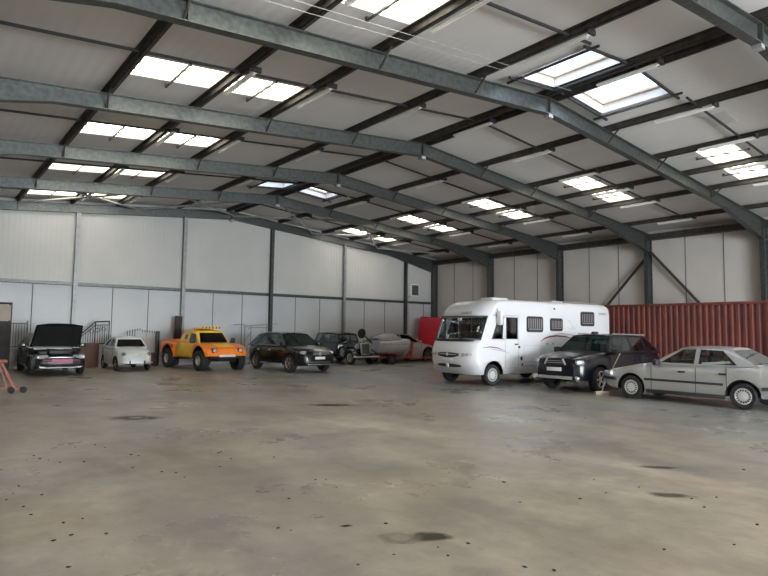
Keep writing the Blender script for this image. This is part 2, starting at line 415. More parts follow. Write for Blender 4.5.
# fluorescent battens under the purlins, some added only as glare on purlin webs
def batten(x, y0):
    r = empty('fluorescent_light', (x, y0-.8, rtop(x)))
    MB().bx(-.05, .05, -.78, .78, -.06, -.005, bev=.006).build('housing', M['white'], r, smooth=False)
    MB().bar((0, -.74, -.078), (0, .74, -.078), .036, n=10).build('tube', mat('unlit_tube', (.85, .85, .83), .3) if 'tube' not in M else M['tube'], r)
    MB().bx(-.16, .12, -.86, -.8, -.05, .06).build('end_hook', M['rod'], r, smooth=False)
    return r
M['tube'] = mat('unlit_tube', (.85, .85, .83), .3)
M['batten_words'] = None
for F in (0, -5, -10, -15, -20):
    for x, wd in ((-7.48, 'between the left rooflights'), (-5.53, 'as purlin glare beside the inner left rooflight'), (-2.7, 'on the left slope near the ridge'), (.12, 'at the ridge'), (3.0, 'on the right slope near the ridge'), (5.66, 'above the right rooflights'), (7.9, 'as purlin glare between the right rooflights'), (9.9, 'as purlin glare below the right rooflights'), (13.05, 'low on the right slope')):  # glare entries are white shapes imitating rooflit purlin webs, no fitting there
        if x in (.12,) and F not in (-20,-15): continue
        tag(batten(x, F-1.35), 'white fluorescent batten %s in the %s bay' % (wd, bayname[F]), 'light fitting', 'fluorescent battens under the roof')

# gable posts, girt, bracing
for i, x in enumerate(cols_x):
    zt = rbot(x)
    m_ = M['steel_pale']
    b = MB().bx(x-.085, x+.085, -.075, -.06, 0, zt); b.bx(x-.008, x+.008, -.075, .1, 0, zt); b.bx(x-.085, x+.085, .085, .1, 0, zt); b.bx(x-.15, x+.15, -.12, .12, 0, .02)
    wd = ['hidden past the left edge of the view', 'behind the black car with the raised bonnet', 'beside the tall dark red board', 'above the black sport utility vehicle', 'behind the vintage black car', 'beside the wall heater'][i]
    if i: tag(b.build('gable_post', M['steel_pale'] if i in (1, 2, 4) else M['steel'], smooth=False), 'vertical grey steel gable post, ' + wd, 'post', 'gable wall posts')
for a, c in zip([-14.5]+cols_x, cols_x+[14.5]):
    if a < -13: continue
    mid = (a+c)/2
    b = MB().bx(a+.09, c-.09, -.02, .14, 3.63, 3.65); b.bx(a+.09, c-.09, -.02, -.005, 3.63, 3.78)
    wd = {-9.76: 'left end of the wall', -4.88: 'above the small white car and the orange pickup', 0.0: 'above the black sport utility vehicle', 4.88: 'above the vintage black car', 9.76: 'above the covered boat'}.get(round(mid, 2), 'in the far right corner below the heater')
    tag(b.build('wall_rail', M['steel'], smooth=False), 'horizontal steel rail across the gable wall, ' + wd, 'rail', 'gable wall rails')
for (a, b_), wd in {((14.75, -15.15, 5.75), (14.75, -10.2, .4)): 'behind the motorhome', ((14.75, -14.85-.3, 5.75), (14.75, -19.8, .4)): 'behind the red container'}.items():
    tag(MB().bar(a, b_, .1, .1).build('wall_brace', M['purlin'], smooth=False), 'diagonal steel brace falling from the right wall column, ' + wd, 'brace', 'diagonal wall braces')
for a, b_, wd in (((-9.7, -.1, 7.05), (-4.9, -4.9, 7.45), 'from the far left of the rafter'), ((-4.9, -.1, 7.45), (-9.7, -4.9, 7.05), 'crossing back over the left rooflights'), ((-4.9, -.1, 7.42), (0, -4.9, 7.85), 'rising towards the ridge from the left'), ((0, -.1, 7.8), (-4.9, -4.9, 7.42), 'falling left from the gable apex'),
                 ((0, -.1, 7.75), (4.9, -4.9, 7.42), 'falling right from the gable apex'), ((4.9, -.1, 7.42), (0, -4.9, 7.82), 'rising to the ridge from the right'), ((4.9, -.1, 7.38), (9.7, -4.9, 7.0), 'over the far right rooflights'), ((9.7, -.1, 7.0), (4.9, -4.9, 7.38), 'crossing under the far right rooflights'), ((9.7, -.1, 6.98), (14.4, -4.9, 6.4), 'ending above the corner column')):
    tag(MB().bar(a, b_, .09, .09, n=10).build('roof_brace', M['steel_pale']), 'slim tubular roof brace in the farthest bay, ' + wd, 'brace', 'tubular roof braces')
for x0, wd in ((-20.95, 'front'), (-21.2, 'rear')):
    pts = [(-9.7, x0, 6.95), (-5.7, x0+.02, 7.36), (-2.85, x0, 7.6), (-.2, x0+.1, 7.9)]
    if wd == 'rear': pts = pts[:3]
    tag(MB().tube(pts, .006, 6).build('roof_cable', M['steel_pale']), 'thin white cable strung below the nearest roof bay, %s one' % wd, 'cable', 'thin cables under the roof')
M['patch'] = mat('white_repair_patch', (.60, .60, .58), .5)
for (x, y, wd) in ((4.3, -22.55, 'nearest bay'), (5.0, -12.6, 'middle bay')):
    tag(MB().prism([(-.4, -.3), (.4, -.3), (.4, .3), (-.4, .3)], lambda u, v, w: (x+u, y+v, rz(x+u)-w-.002), .008).build('roof_patch', M['patch'], smooth=False), 'pale square repair patch on the right roof slope in the ' + wd, 'patch', 'repair patches')

# heater on the gable wall
r = empty('wall_heater', (12.66, -.1, 4.05)); tag(r, 'white wall mounted heater with dark grille on the gable wall near the right corner', 'heater')
MB().bx(-.36, .36, -.3, .18, 0, .85, bev=.02).build('casing', M['white'], r)
k = MB().bx(-.28, .28, -.312, -.3, .1, .75); k.build('grille', M['trim'], r, smooth=False)
k = MB()
for i in range(6): k.bx(-.28, .28, -.325, -.312, .14+i*.105, .16+i*.105)
k.build('louvre', M['steel_pale'], r, smooth=False)
MB().bar((-.36, 0, .4), (-.55, .12, .4), .04, n=8).build('bracket', M['rod'], r)
tag(MB().tube([(12.3, -.12, 4.0), (12.32, -.12, .9)], .02).build('conduit_pipe', M['steel_pale']), 'thin grey conduit running down below the wall heater', 'pipe')

# ------------------------------------------------------------------ wheels
def wheel(root, x, y, r, w, style, rimmat=None, name='wheel'):
    sd = 1 if y > 0 else -1
    mtx = Matrix.Translation((x, y, r)) @ Matrix.Rotation(-sd*PI/2, 4, 'X')      # local +Z outward
    rr = r*{'steel': .62, 'alloy': .68, 'offroad': .50, 'wire': .66, 'black': .72}[style]
    h = w/2
    t = MB().lathe([(rr-.01, -h*.8), (rr, -h*.9), (r-.035, -h), (r-.008, -h*.75), (r, -h*.4), (r, h*.4), (r-.008, h*.75), (r-.035, h), (rr, h*.9), (rr-.01, h*.5)], mtx, 32)
    if style == 'offroad':
        for i in range(22):
            a = 2*PI*i/22
            c = mtx @ Vector(((r-.004)*math.cos(a), (r-.004)*math.sin(a), 0))
            t.bm.verts.ensure_lookup_table()
            vs = bmesh.ops.create_cube(t.bm, size=1)['verts']; bmesh.ops.scale(t.bm, vec=(.02, .055, w*.96), verts=vs)
            bmesh.ops.transform(t.bm, matrix=mtx @ Matrix.Rotation(a, 4, 'Z') @ Matrix.Translation((r-.006, 0, 0)), verts=vs)
    wo = t.build(name, M['rubber'], root)
    rim = MB().lathe([(rr, -h*.8), (rr-.015, -h*.4), (rr-.03, h*.15), (.05, h*.1), (0, h*.1)], mtx, 28, mi=1)
    rim.lathe([(rr+.004, h*.86), (rr-.02, h*.9), (rr-.035, h*.7), (rr-.02, h*.3)], mtx, 28)
    if style == 'steel':
        rim.lathe([(rr-.03, h*.62), (rr*.78, h*.8), (rr*.42, h*.88), (rr*.2, h*.95), (0, h*.98)], mtx, 28)
        for i in range(16):
            a = 2*PI*i/16
            vs = bmesh.ops.create_cube(rim.bm, size=1)['verts']; bmesh.ops.scale(rim.bm, vec=(rr*.22, .022, .03), verts=vs)
            bmesh.ops.transform(rim.bm, matrix=mtx @ Matrix.Rotation(a, 4, 'Z') @ Matrix.Translation((rr*.72, 0, h*.8)), verts=vs)
            for f in {f for v in vs for f in v.link_faces}: f.material_index = 1
    elif style in ('alloy', 'black', 'wire'):
        n = {'alloy': 5, 'black': 10, 'wire': 14}[style]
        for i in range(n):
            a = 2*PI*i/n; ws = {'alloy': rr*.22, 'black': .03, 'wire': .014}[style]
            vs = bmesh.ops.create_cube(rim.bm, size=1)['verts']; bmesh.ops.scale(rim.bm, vec=(rr*.85, ws, .03), verts=vs)
            bmesh.ops.transform(rim.bm, matrix=mtx @ Matrix.Rotation(a, 4, 'Z') @ Matrix.Translation((rr*.5, 0, h*.62)), verts=vs)
        rim.lathe([(rr*.22, h*.55), (rr*.2, h*.8), (0, h*.85)], mtx, 16)
    else:
        rim.lathe([(rr-.02, h*.35), (rr*.75, h*.2), (rr*.4, h*.55), (rr*.18, h*.7), (0, h*.75)], mtx, 24)
    rm = rimmat or M['alloy']
    rim.build('rim', [rm, M['trim']], wo)
    return wo

# ------------------------------------------------------------------ car generator
def lower_body(S):
    xs = set()
    x0, x1 = S['x0'], S['x1']
    n = 44
    for i in range(n+1): xs.add(round(lerp(x0, x1, i/n), 4))
    for e in (.02, .05, .1): xs.add(x0+e); xs.add(x1-e)
    R = S.get('arch', 0)
    for xc in S['axles'] if R else ():
        xs = {x for x in xs if abs(x-xc) > R+.03}
        for i in range(13):
            xs.add(round(xc - R*math.cos(PI*i/12), 5))
        xs.add(xc-R-.006); xs.add(xc+R+.006)
    xs = sorted(xs)
    for P in ('top',): 
        for q, _ in S[P]: 
            if not any(abs(q-c) < R+.02 for c in (S['axles'] if R else ())) and x0 < q < x1: xs.append(q)
    xs = sorted(set(xs))
    cz = S.get('axle_z', S['r'])
    bm = bmesh.new(); rings = []
    fr = S.get('frac', (.0, .10, .34, .58, .78, .93))
    for x in xs:
        zt = interp(S['top'], x); zb = interp(S['bot'], x); w = interp(S['wid'], x)
        arch = False
        if R:
            for xc in S['axles']:
                if abs(x-xc) <= R+1e-4: zb = max(zb, cz + math.sqrt(max(0, R*R-(x-xc)**2))); arch = True
        c = S.get('crown', .04) * min(1, w/.5)
        rnd = S.get('round', 1.0)
        pts = [(0, zb), (.82*w, zb), (w*(.995 if arch else .955), zb)]
        ins = [1.0, 1.0, 1.0, .995, .975, .925]
        for f, q in zip(fr[1:], ins[1:]): pts.append((w*(1-(1-q)*rnd), lerp(zb, zt, f)))
        pts += [(w*(1-.15*rnd), zt), (w*.45, zt+c*.8), (0, zt+c)]
        rings.append([(x, y, z) for y, z in pts])
    m = len(rings[0])
    V = [[bm.verts.new(p) for p in rg] + [bm.verts.new((p[0], -p[1], p[2])) for p in rg[1:-1]] for rg in rings]
    def idx(k): return k
    order = list(range(m)) + [m + (m-3) - i for i in range(m-2)]
    # order: bottom centre ... top centre ... back down the other side
    for a, b in zip(V, V[1:]):
        xm = (a[0].co.x + b[0].co.x)/2
        for i in range(len(order)):
            p, q = order[i], order[(i+1) % len(order)]
            f = bm.faces.new((a[p], b[p], b[q], a[q]))
            ii = min(i, len(order)-1-i)
            if ii <= 1: f.material_index = 1
            cab = S.get('cab')
            if cab and ii >= m-3 and cab['br'][0] < xm < cab['bf'][0]: f.material_index = 2
    bm.faces.new([V[0][i] for i in order]); bm.faces.new([V[-1][i] for i in reversed(order)])
    return bm

def cabin(bm, S, root, gl):
    c = S['cab']; (xf, zf), (tx, tz), (rx, rzz), (xr, zr) = c['bf'], c['tf'], c['tr'], c['br']
    yb, yt, bow = c['yb'], c['yt'], c.get('bow', .03)
    zb = min(zf, zr); ztop = max(tz, rzz)
    def ys(z): return lerp(yb, yt, (z-zb)/(ztop-zb))
    N = 10
    roofline = [(lerp(tx, rx, i/N), lerp(tz, rzz, i/N) + bow*4*(i/N)*(1-i/N)) for i in range(N+1)]
    outer = [(xf, zf-.03)] + roofline + [(xr, zr-.03)]
    mb = MB(); mb.bm.free(); mb.bm = bm
    ci = c.get('mi', 0)
    for sd in (1, -1):
        mb.panel(outer, c['wins'], lambda x, z: (x, sd*ys(z), z), mi=ci)
    Wd = c.get('cols', 6)
    rows = []
    for (x, z) in roofline:
        rows.append([bm.verts.new((x, yt*1.0*math.sin(PI/2*j/Wd) if False else yt*j/Wd, z + c.get('rc', .05)*(1-(j/Wd)**2))) for j in range(-Wd, Wd+1)])
    for a, b in zip(rows, rows[1:]):
        for j in range(2*Wd): bm.faces.new((a[j], a[j+1], b[j+1], b[j])).material_index = ci
    # windscreen and rear window frames
    def fmap(ax, az, bx_, bz, rc):
        def f(u, v):
            y = u*lerp(ys(az), ys(bz), v)
            return (lerp(ax, bx_, v), y, lerp(az, bz, v) + (rc*(1-u*u) if v > .99 else 0))
        return f
    rc = c.get('rc', .05)
    hw = c.get('wsm', (.07, .1, .93)); top = [(1-2*j/8, 1.0) for j in range(9)]
    for (ax, az, bx_, bz, nm, pr) in ((xf, zf-.02, tx, tz, 'windscreen', 1), (xr, zr-.02, rx, rzz, 'rear_window', -1)):
        f = fmap(ax, az, bx_, bz, rc)
        hole = [(-1+hw[0], hw[1]), (1-hw[0], hw[1]), (1-hw[0]*1.15, hw[2]), (-1+hw[0]*1.15, hw[2])]
        mb.panel([(-1, 0), (1, 0)] + top, [hole], f, mi=ci)
        g_ = MB()
        g_.panel(hole, [], lambda u, v: Vector(f(u, v)) + Vector((pr*.004, 0, .003)))
        o = g_.build(nm, gl, root, smooth=False); solid(o, .006, 0)
    for w in c['wins']:
        for sd in (1, -1):
            g_ = MB().panel(w, [], lambda x, z: (x, sd*(ys(z)-.004), z)); o = g_.build('side_window', gl, root, smooth=False); solid(o, .006, 0)
    return ys

def seats(root, S, zs, n=2):
    c = S['cab']; xm = lerp(c['bf'][0], c['br'][0], .42); zb = min(c['bf'][1], c['br'][1]); h = c['tf'][1]-zb
    for x, ylist in ((xm, (.36, -.36)), (xm-.85, (.36, -.36))):
        for y in ylist:
            if x < c['br'][0]+.35: continue
            b = MB().box((x, y, zb+h*.22), (.12, .44, h*.62), (0, .2, 0), bev=.03); b.box((x-.04, y, zb+h*.68), (.08, .24, h*.26), (0, .15, 0), bev=.03)
            b.build('seat', M['cabin'], root)
    MB().box((c['bf'][0]-.35, 0, zb+.03), (.3, 1.2*c['yb'], .1), bev=.03).build('dashboard', M['cabin'], root)

def car(name, label, cat, loc, deg, k, S, paint, gl=None, paint2=None):
    root = empty(name, (loc[0], loc[1], 0), deg, k); tag(root, label, cat)
    bm = lower_body(S)
    if S.get('cab'):
        cabin(bm, S, root, gl or M['glass_dark'])
    bmesh.ops.remove_doubles(bm, verts=bm.verts, dist=1e-5)
    bmesh.ops.recalc_face_normals(bm, faces=bm.faces)
    b = finish('body', bm, [paint, M['under'], M['cabin'], paint2 or paint], root, angle=32)
    if S.get('cab'): seats(root, S, 0)
    tr = S['tr']
    for x in S['axles']:
        for sd in (1, -1): wheel(root, x, sd*tr, S['r'], S['tw'], S['style'], S.get('rimmat'))
    return root

def doors(root, S, lines, z0, z1, hz, hx, hm=None):
    w = interp(S['wid'], 0)
    for sd in (1, -1):
        for x in lines:
            MB().bar((x, sd*(w+.0005), z0), (x+.0, sd*(w-.004), z1), .012, .006).build('door_seam', M['under'], root, smooth=False)
        for x in hx: MB().box((x, sd*(w+.005), hz), (.17, .035, .045), bev=.01).build('door_handle', hm or M['trim'], root)
def mirrors(root, x, y, z, m, sz=(.12, .2, .14)):
    for sd in (1, -1):
        b = MB().box((x, sd*(y+.08), z), sz, bev=.03); b.bar((x, sd*(y-.06), z-.05), (x, sd*(y+.05), z-.03), .04); b.build('mirror', m, root)

# --- silver saloon
P = mat('silver_paint', (.50, .50, .49), .32, .55, coat=.6, noise=.03, scale=3)
S = dict(x0=-2.22, x1=2.16, axles=(1.335, -1.335), r=.30, tw=.185, tr=.73, arch=.375, style='steel', rimmat=M['hub'],
         top=[(-2.22, .78), (-2.14, .97), (-1.62, 1.02), (-1.3, .97), (.8, .955), (1.3, .88), (1.9, .745), (2.1, .68), (2.16, .6)],
         bot=[(-2.22, .42), (-1.8, .27), (1.8, .24), (2.16, .34)],
         wid=[(-2.22, .70), (-2.05, .80), (-1.3, .845), (1.2, .845), (1.8, .82), (2.05, .76), (2.16, .64)], crown=.03,
         cab=dict(bf=(.80, .955), tf=(.10, 1.355), tr=(-1.02, 1.355), br=(-1.66, 1.0), yb=.80, yt=.61, bow=.025, rc=.035,
                  wins=[[(.56, .98), (.06, 1.315), (-.26, 1.33), (-.26, .98)], [(-.36, .98), (-.36, 1.33), (-.86, 1.315), (-1.22, .99)]]))
pg = car('saloon_car', 'silver four-door saloon car seen from its left side in front of the red container', 'car', (3.61, -22.08), 90.5, 1.056, S, P, M['glass_clear'])
doors(pg, S, (.78, -.31, -1.0), .30, .9, .775, (-.1+.12, -1.02+.1))
for sd in (1, -1):
    MB().bx(-.93, .96, sd*.845, sd*.865, .51, .565, bev=.006).build('side_moulding', M['trim'], pg)
    MB().bx(-.95, .93, sd*.8, sd*.852, .2, .29, bev=.01).build('sill', M['trim'], pg)
    MB().box((1.98, sd*.68, .62), (.3, .26, .15), (0, 0, -sd*.35), bev=.04).build('headlamp', M['lens'], pg)
    MB().box((-2.17, sd*.6, .78), (.12, .36, .2), bev=.03).build('tail_lamp', M['redlens'], pg)
for x0, x1, nm in ((1.72, 2.22, 1), (-2.3, -1.72, -1)):
    xo = max(abs(x0), abs(x1))*nm
    xi = 1.74*nm
    b = MB()
    path = [(xi, .835), (xi+nm*.22, .80), (xo-nm*.08, .68), (xo, .45), (xo, -.45), (xo-nm*.08, -.68), (xi+nm*.22, -.80), (xi, -.835)]
    for a, c in zip(path, path[1:]): b.bar((a[0], a[1], .5), (c[0], c[1], .5), .14, .07)
    b.build('bumper', M['trim'], pg)
MB().box((2.12, 0, .63), (.08, .8, .1), bev=.02).build('grille', M['trim'], pg)
mirrors(pg, .6, .84, .98, M['trim'])
MB().box((-2.285, 0, .55), (.02, .5, .11)).build('number_plate', M['plate'], pg)
MB().box((-.72, .70, 1.02), (.62, .015, .06), (0, .10, 0)).build('sun_shade', M['white'], pg)

# --- dark sport utility vehicle with silver-framed grille
P = mat('midnight_blue_paint', (.006, .007, .014), .28, 0, coat=.5, spec=.3)
S = dict(x0=-2.42, x1=2.42, axles=(1.435, -1.435), r=.37, tw=.25, tr=.80, arch=.45, style='alloy',
         top=[(-2.42, .9), (-2.35, 1.12), (-1.9, 1.15), (1.0, 1.16), (1.5, 1.12), (2.1, 1.02), (2.32, .95), (2.42, .8)],
         bot=[(-2.42, .5), (-2.0, .38), (2.0, .34), (2.42, .4)],
         wid=[(-2.42, .80), (-2.2, .88), (-1.5, .935), (1.6, .935), (2.1, .88), (2.3, .78), (2.42, .62)], crown=.035,
         cab=dict(bf=(1.08, 1.155), tf=(.42, 1.66), tr=(-1.65, 1.62), br=(-2.3, 1.13), yb=.88, yt=.66, bow=.05, rc=.03,
                  wins=[[(.86, 1.19), (.36, 1.6), (-.42, 1.64), (-.42, 1.19)], [(-.54, 1.19), (-.54, 1.64), (-1.3, 1.62), (-1.3, 1.19)], [(-1.42, 1.19), (-1.42, 1.59), (-1.7, 1.56), (-2.05, 1.19)]]))
sv = car('sport_utility_vehicle', 'dark blue sport utility vehicle with silver grille frames beside the white motorhome', 'car', (5.09, -18.28), 180.6, 1.032, S, P, M['glass_mid'])
doors(sv, S, (.95, -.48, -1.36), .42, 1.1, .95, (-.3, -1.2))
for sd in (1, -1):
    MB().box((2.19, sd*.60, .87), (.26, .42, .15), (0, 0, -sd*.5), bev=.05).build('headlamp', M['lens'], sv)
    MB().bar((-1.75, sd*.6, 1.7), (.25, sd*.6, 1.72), .04, n=8).build('roof_rail', M['steel_pale'], sv)
    MB().bx(-1.0, 1.0, sd*.9, sd*.96, .3, .4, bev=.02).build('sill', M['trim'], sv)
    MB().box((2.43, sd*.31, .88), (.05, .05, .2), (sd*.5, 0, 0), bev=.015).build('grille_bracket', M['chrome'], sv)
    MB().box((-2.37, sd*.72, .98), (.08, .14, .24), bev=.03).build('tail_lamp', M['redlens'], sv)
b = MB()
for i in range(3): b.box((2.425, 0, .82+i*.055), (.04, .62, .022))
b.box((2.41, 0, .875), (.03, .64, .19)); b.build('grille', M['trim'], sv)
b = MB(); 
for i in range(2): b.box((2.447, 0, .85+i*.055), (.02, .6, .014))
b.build('grille_bar', M['chrome'], sv)
b = MB().box((2.42, 0, .42), (.1, 1.15, .09), bev=.02); 
for sd in (1, -1): b.box((2.36, sd*.66, .44), (.1, .3, .1), (sd*-.3, 0, -sd*.6), bev=.02)
b.build('skid_plate', M['alloy'], sv)
MB().box((2.455, -.02, .66), (.02, .5, .11), bev=.004).build('number_plate', M['plate'], sv)
mirrors(sv, .82, .93, 1.2, M['trim'], (.14, .22, .17))
MB().box((.62, .42, 1.46), (.02, .42, .12), (0, -.65, 0)).build('sun_visor', M['white'], sv)
MB().box((-.2, 0, 1.74), (.25, .12, .08), bev=.02).build('roof_aerial', M['trim'], sv)
for o in list(sv.children):
    if o.name.startswith('roof_aerial'): o.location = (.45, 0, .01)

# --- black estate style SUV in the row
P = mat('black_car_paint', (.006, .007, .007), .25, 0, coat=.6, spec=.3)
S = dict(x0=-2.38, x1=2.38, axles=(1.43, -1.43), r=.37, tw=.25, tr=.83, arch=.44, style='alloy', rimmat=mat('bronze_grey_alloy', (.42, .38, .33), .35, .6),
         top=[(-2.38, .85), (-2.28, 1.08), (-1.8, 1.1), (.9, 1.1), (1.5, 1.05), (2.05, .95), (2.3, .85), (2.38, .72)],
         bot=[(-2.38, .45), (-2.0, .32), (2.0, .28), (2.38, .34)],
         wid=[(-2.38, .78), (-2.1, .9), (-1.4, .95), (1.6, .95), (2.1, .88), (2.3, .76), (2.38, .62)], crown=.05,
         cab=dict(bf=(1.15, 1.09), tf=(.38, 1.6), tr=(-1.6, 1.57), br=(-2.2, 1.08), yb=.9, yt=.66, bow=.06, rc=.04,
                  wins=[[(.92, 1.13), (.34, 1.53), (-.35, 1.58), (-.35, 1.13)], [(-.45, 1.13), (-.45, 1.58), (-1.25, 1.56), (-1.3, 1.13)], [(-1.4, 1.13), (-1.36, 1.54), (-1.6, 1.5), (-1.95, 1.13)]]))
tq = car('sport_utility_vehicle', 'black sport utility vehicle parked between the orange pickup and the vintage black car', 'car', (.39, -5.83), -87.9, 1.0, S, P, M['glass_mid'])
doors(tq, S, (1.0, -.4, -1.32), .36, 1.05, .9, (-.2, -1.15), M['alloy'])
for sd in (1, -1):
    MB().box((2.14, sd*.62, .83), (.26, .38, .14), (0, 0, -sd*.55), bev=.06).build('headlamp', M['lens'], tq)
    MB().bar((-1.6, sd*.62, 1.66), (.2, sd*.62, 1.68), .035, n=8).build('roof_rail', M['alloy'], tq)
    MB().bx(-.95, .95, sd*.95, sd*.975, .30, .35, bev=.006).build('side_moulding', M['alloy'], tq)
    MB().bx(-1.7, .85, sd*.9, sd*.915, 1.10, 1.12).build('window_moulding', M['chrome'], tq)
b = MB().box((2.37, 0, .80), (.05, .7, .14), bev=.02); b.build('grille', M['trim'], tq)
b = MB()
for i in range(3): b.box((2.398, 0, .76+i*.04), (.012, .66, .012))
b.build('grille_bar', M['chrome'], tq)
MB().lathe([(0, .03), (.07, .03), (.08, 0)], Matrix.Translation((2.39, 0, .8)) @ Matrix.Rotation(PI/2, 4, 'Y'), 20).build('badge', M['chrome'], tq)
MB().box((2.41, 0, .62), (.02, .5, .11), bev=.004).build('number_plate', M['plate'], tq)
MB().box((2.38, 0, .44), (.06, 1.1, .12), bev=.03).build('air_intake', M['trim'], tq)
MB().box((2.39, 0, .35), (.05, 1.2, .025), bev=.008).build('bumper_trim', M['alloy'], tq)
mirrors(tq, .85, .95, 1.17, P, (.14, .2, .15))

# --- orange and yellow desert pickup
PO = mat('orange_paint', (.92, .24, .02), .35, noise=.06, scale=4, coat=.3)
PY = mat('yellow_paint', (.93, .60, .04), .35, noise=.06, scale=4, coat=.3)
S = dict(x0=-2.25, x1=2.1, axles=(1.45, -1.45), r=.42, tw=.30, tr=.86, arch=.54, axle_z=.5, style='offroad',
         top=[(-2.25, 1.15), (-2.2, 1.18), (-.75, 1.17), (1.1, 1.14), (1.5, 1.10), (1.9, .98), (2.04, .88), (2.1, .74)],
         bot=[(-2.25, .72), (-1.9, .6), (-.9, .5), (.9, .5), (1.9, .58), (2.1, .62)],
         wid=[(-2.25, .92), (-2.1, .98), (-1, .98), (-.8, .88), (.6, .86), (.95, .98), (1.9, 1.0), (2.1, .9)], crown=.02,
         cab=dict(bf=(1.0, 1.13), tf=(.62, 1.60), tr=(-.60, 1.66), br=(-.9, 1.16), yb=.70, yt=.57, bow=.05, rc=.05, mi=3,
                  wins=[[(.74, 1.17), (.46, 1.52), (.05, 1.55), (.02, 1.17)], [(-.2, 1.28), (-.2, 1.5), (-.42, 1.46), (-.46, 1.28)]]))
og = car('pickup_truck', 'orange and yellow off-road desert pickup with knobbly tyres near the gable wall', 'pickup', (-2.64, -3.34), -83.4, 1.021, S, PO, M['glass_dark'], PY)
for sd in (1, -1):
    MB().bx(-.7, .8, sd*.865, sd*.885, .56, 1.12, bev=.008).build('door', PY, og)
    MB().box((2.02, sd*.6, .84), (.16, .24, .2), (0, 0, -sd*.2), bev=.03).build('lamp_recess', M['trim'], og)
    MB().lathe([(.075, 0), (.075, .05), (0, .07)], Matrix.Translation((2.08, sd*.6, .85)) @ Matrix.Rotation(PI/2, 4, 'Y'), 18).build('headlamp', M['lens'], og)
    MB().box((-1.0+.05, sd*.985, .98), (.16, .02, .15), bev=.01).build('fuel_hatch', mat('dark_red_hatch', (.35, .04, .03), .5), og)
    MB().bar((1.45, sd*.55, .42), (1.3, sd*.45, .95), .06, n=10).build('shock_absorber', M['white'], og)
    MB().bar((-1.45, sd*.55, .42), (-1.3, sd*.45, .95), .06, n=10).build('shock_absorber', M['white'], og)
    MB().bar((-.8, sd*.8, .52), (.8, sd*.8, .52), .05, n=8).build('side_bar', M['steel_pale'], og)
for x in (1.45, -1.45): MB().bar((x, -.72, .42), (x, .72, .42), .11, n=12).build('axle', M['under'], og)
MB().bx(-1.8, 1.9, -.35, .35, .42, .6, bev=.03).build('chassis', M['under'], og)
MB().box((1.72, 0, 1.065), (.62, .75, .02), (0, .22, 0), bev=.008).build('bonnet_panel', PY, og)
MB().box((2.08, 0, .63), (.06, .75, .10), bev=.02).build('number_plate', M['plate'], og)
MB().box((1.98, 0, .56), (.25, 1.5, .08), bev=.03).build('skid_plate', M['under'], og)
b = MB().box((.25, 0, 1.765), (.75, .9, .06), bev=.02)
for i in range(5): b.box((.62, -.36+i*.18, 1.80), (.08, .12, .09), bev=.02)
b.build('roof_scoop', PY, og)
b = MB()
for i in range(6): b.box((.665, -.40+i*.16, 1.79), (.02, .04, .08))
b.build('scoop_slot', M['trim'], og)
mirrors(og, .85, .88, 1.24, M['trim'], (.12, .2, .22))
b = MB().box((-1.5, 0, 1.22), (1.2, 1.6, .08), bev=.02); b.build('bed_cover', PO, og)

# --- small white rounded car
P = mat('pale_mint_white_paint', (.62, .66, .63), .3, coat=.5)
S = dict(x0=-1.63, x1=1.64, axles=(1.0, -1.0), r=.27, tw=.14, tr=.60, arch=.33, style='steel', rimmat=M['hub'],
         top=[(-1.63, .42), (-1.58, .62), (-1.45, .78), (-1.2, .9), (-.6, .92), (.72, .92), (1.1, .86), (1.4, .76), (1.56, .64), (1.62, .5), (1.64, .42)],
         bot=[(-1.63, .32), (-1.3, .25), (1.3, .22), (1.64, .3)],
         wid=[(-1.63, .35), (-1.55, .52), (-1.3, .64), (-.8, .69), (.9, .69), (1.3, .65), (1.52, .55), (1.62, .42), (1.64, .3)], crown=.07, round=1.5,
         cab=dict(bf=(.78, .93), tf=(.40, 1.30), tr=(-.75, 1.29), br=(-1.25, .93), yb=.64, yt=.50, bow=.05, rc=.05, wsm=(.1, .14, .88),
                  wins=[[(.58, .97), (.34, 1.24), (-.2, 1.28), (-.2, .97)], [(-.28, .97), (-.28, 1.28), (-.72, 1.24), (-.95, .97)]]))
ft = car('compact_car', 'small rounded white vintage car parked before the white spear-topped railing', 'car', (-5.66, -2.33), -90, 1.02, S, P, M['glass_dark'])
doors(ft, S, (.62, -.25), .3, .88, .78, (-.1,), M['chrome'])
for sd in (1, -1):
    m_ = Matrix.Translation((1.44, sd*.47, .67)) @ Matrix.Rotation(sd*.25, 4, 'Z') @ Matrix.Rotation(PI/2-.15, 4, 'Y')
    MB().lathe([(.105, -.06), (.105, .06), (.09, .085), (.085, .08)], m_, 20).build('headlamp_ring', M['chrome'], ft)
    MB().lathe([(.088, .075), (.05, .1), (0, .108)], m_, 20).build('headlamp', mat('grey_headlamp_glass', (.16, .17, .18), .25, .3) if sd > 0 else bpy.data.materials['grey_headlamp_glass'], ft)
    MB().box((1.69, sd*.28, .36), (.06, .05, .14), bev=.015).build('overrider', M['trim'], ft)
    MB().ell((1.28, sd*.6, .55), (.05, .03, .03)).build('indicator_lamp', mat('amber', (.8, .3, .03), .3) if 'amber' not in M else M['amber'], ft)
b = MB(); pa = [(1.42, .66), (1.6, .5), (1.68, .25), (1.69, -.25), (1.6, -.5), (1.42, -.66)]
for a, c in zip(pa, pa[1:]): b.bar((a[0], a[1], .34), (c[0], c[1], .34), .06, .06, n=10)
b.build('bumper', M['chrome'], ft)
b = MB().ell((1.60, 0, .66), (.03, .09, .05)); b.build('badge', M['chrome'], ft)
MB().box((1.66, 0, .57), (.02, .56, .014), (0, -.3, 0)).build('moustache_trim', M['chrome'], ft)
MB().box((1.70, .1, .27), (.012, .28, .07), (0, .5, 0)).build('number_plate', mat('grey_plate', (.4, .4, .4), .6), ft)
MB().box((.55, -.4, 1.1), (.02, .26, .2), (0, -.7, 0)).build('paper_sheet', M['white'], ft)
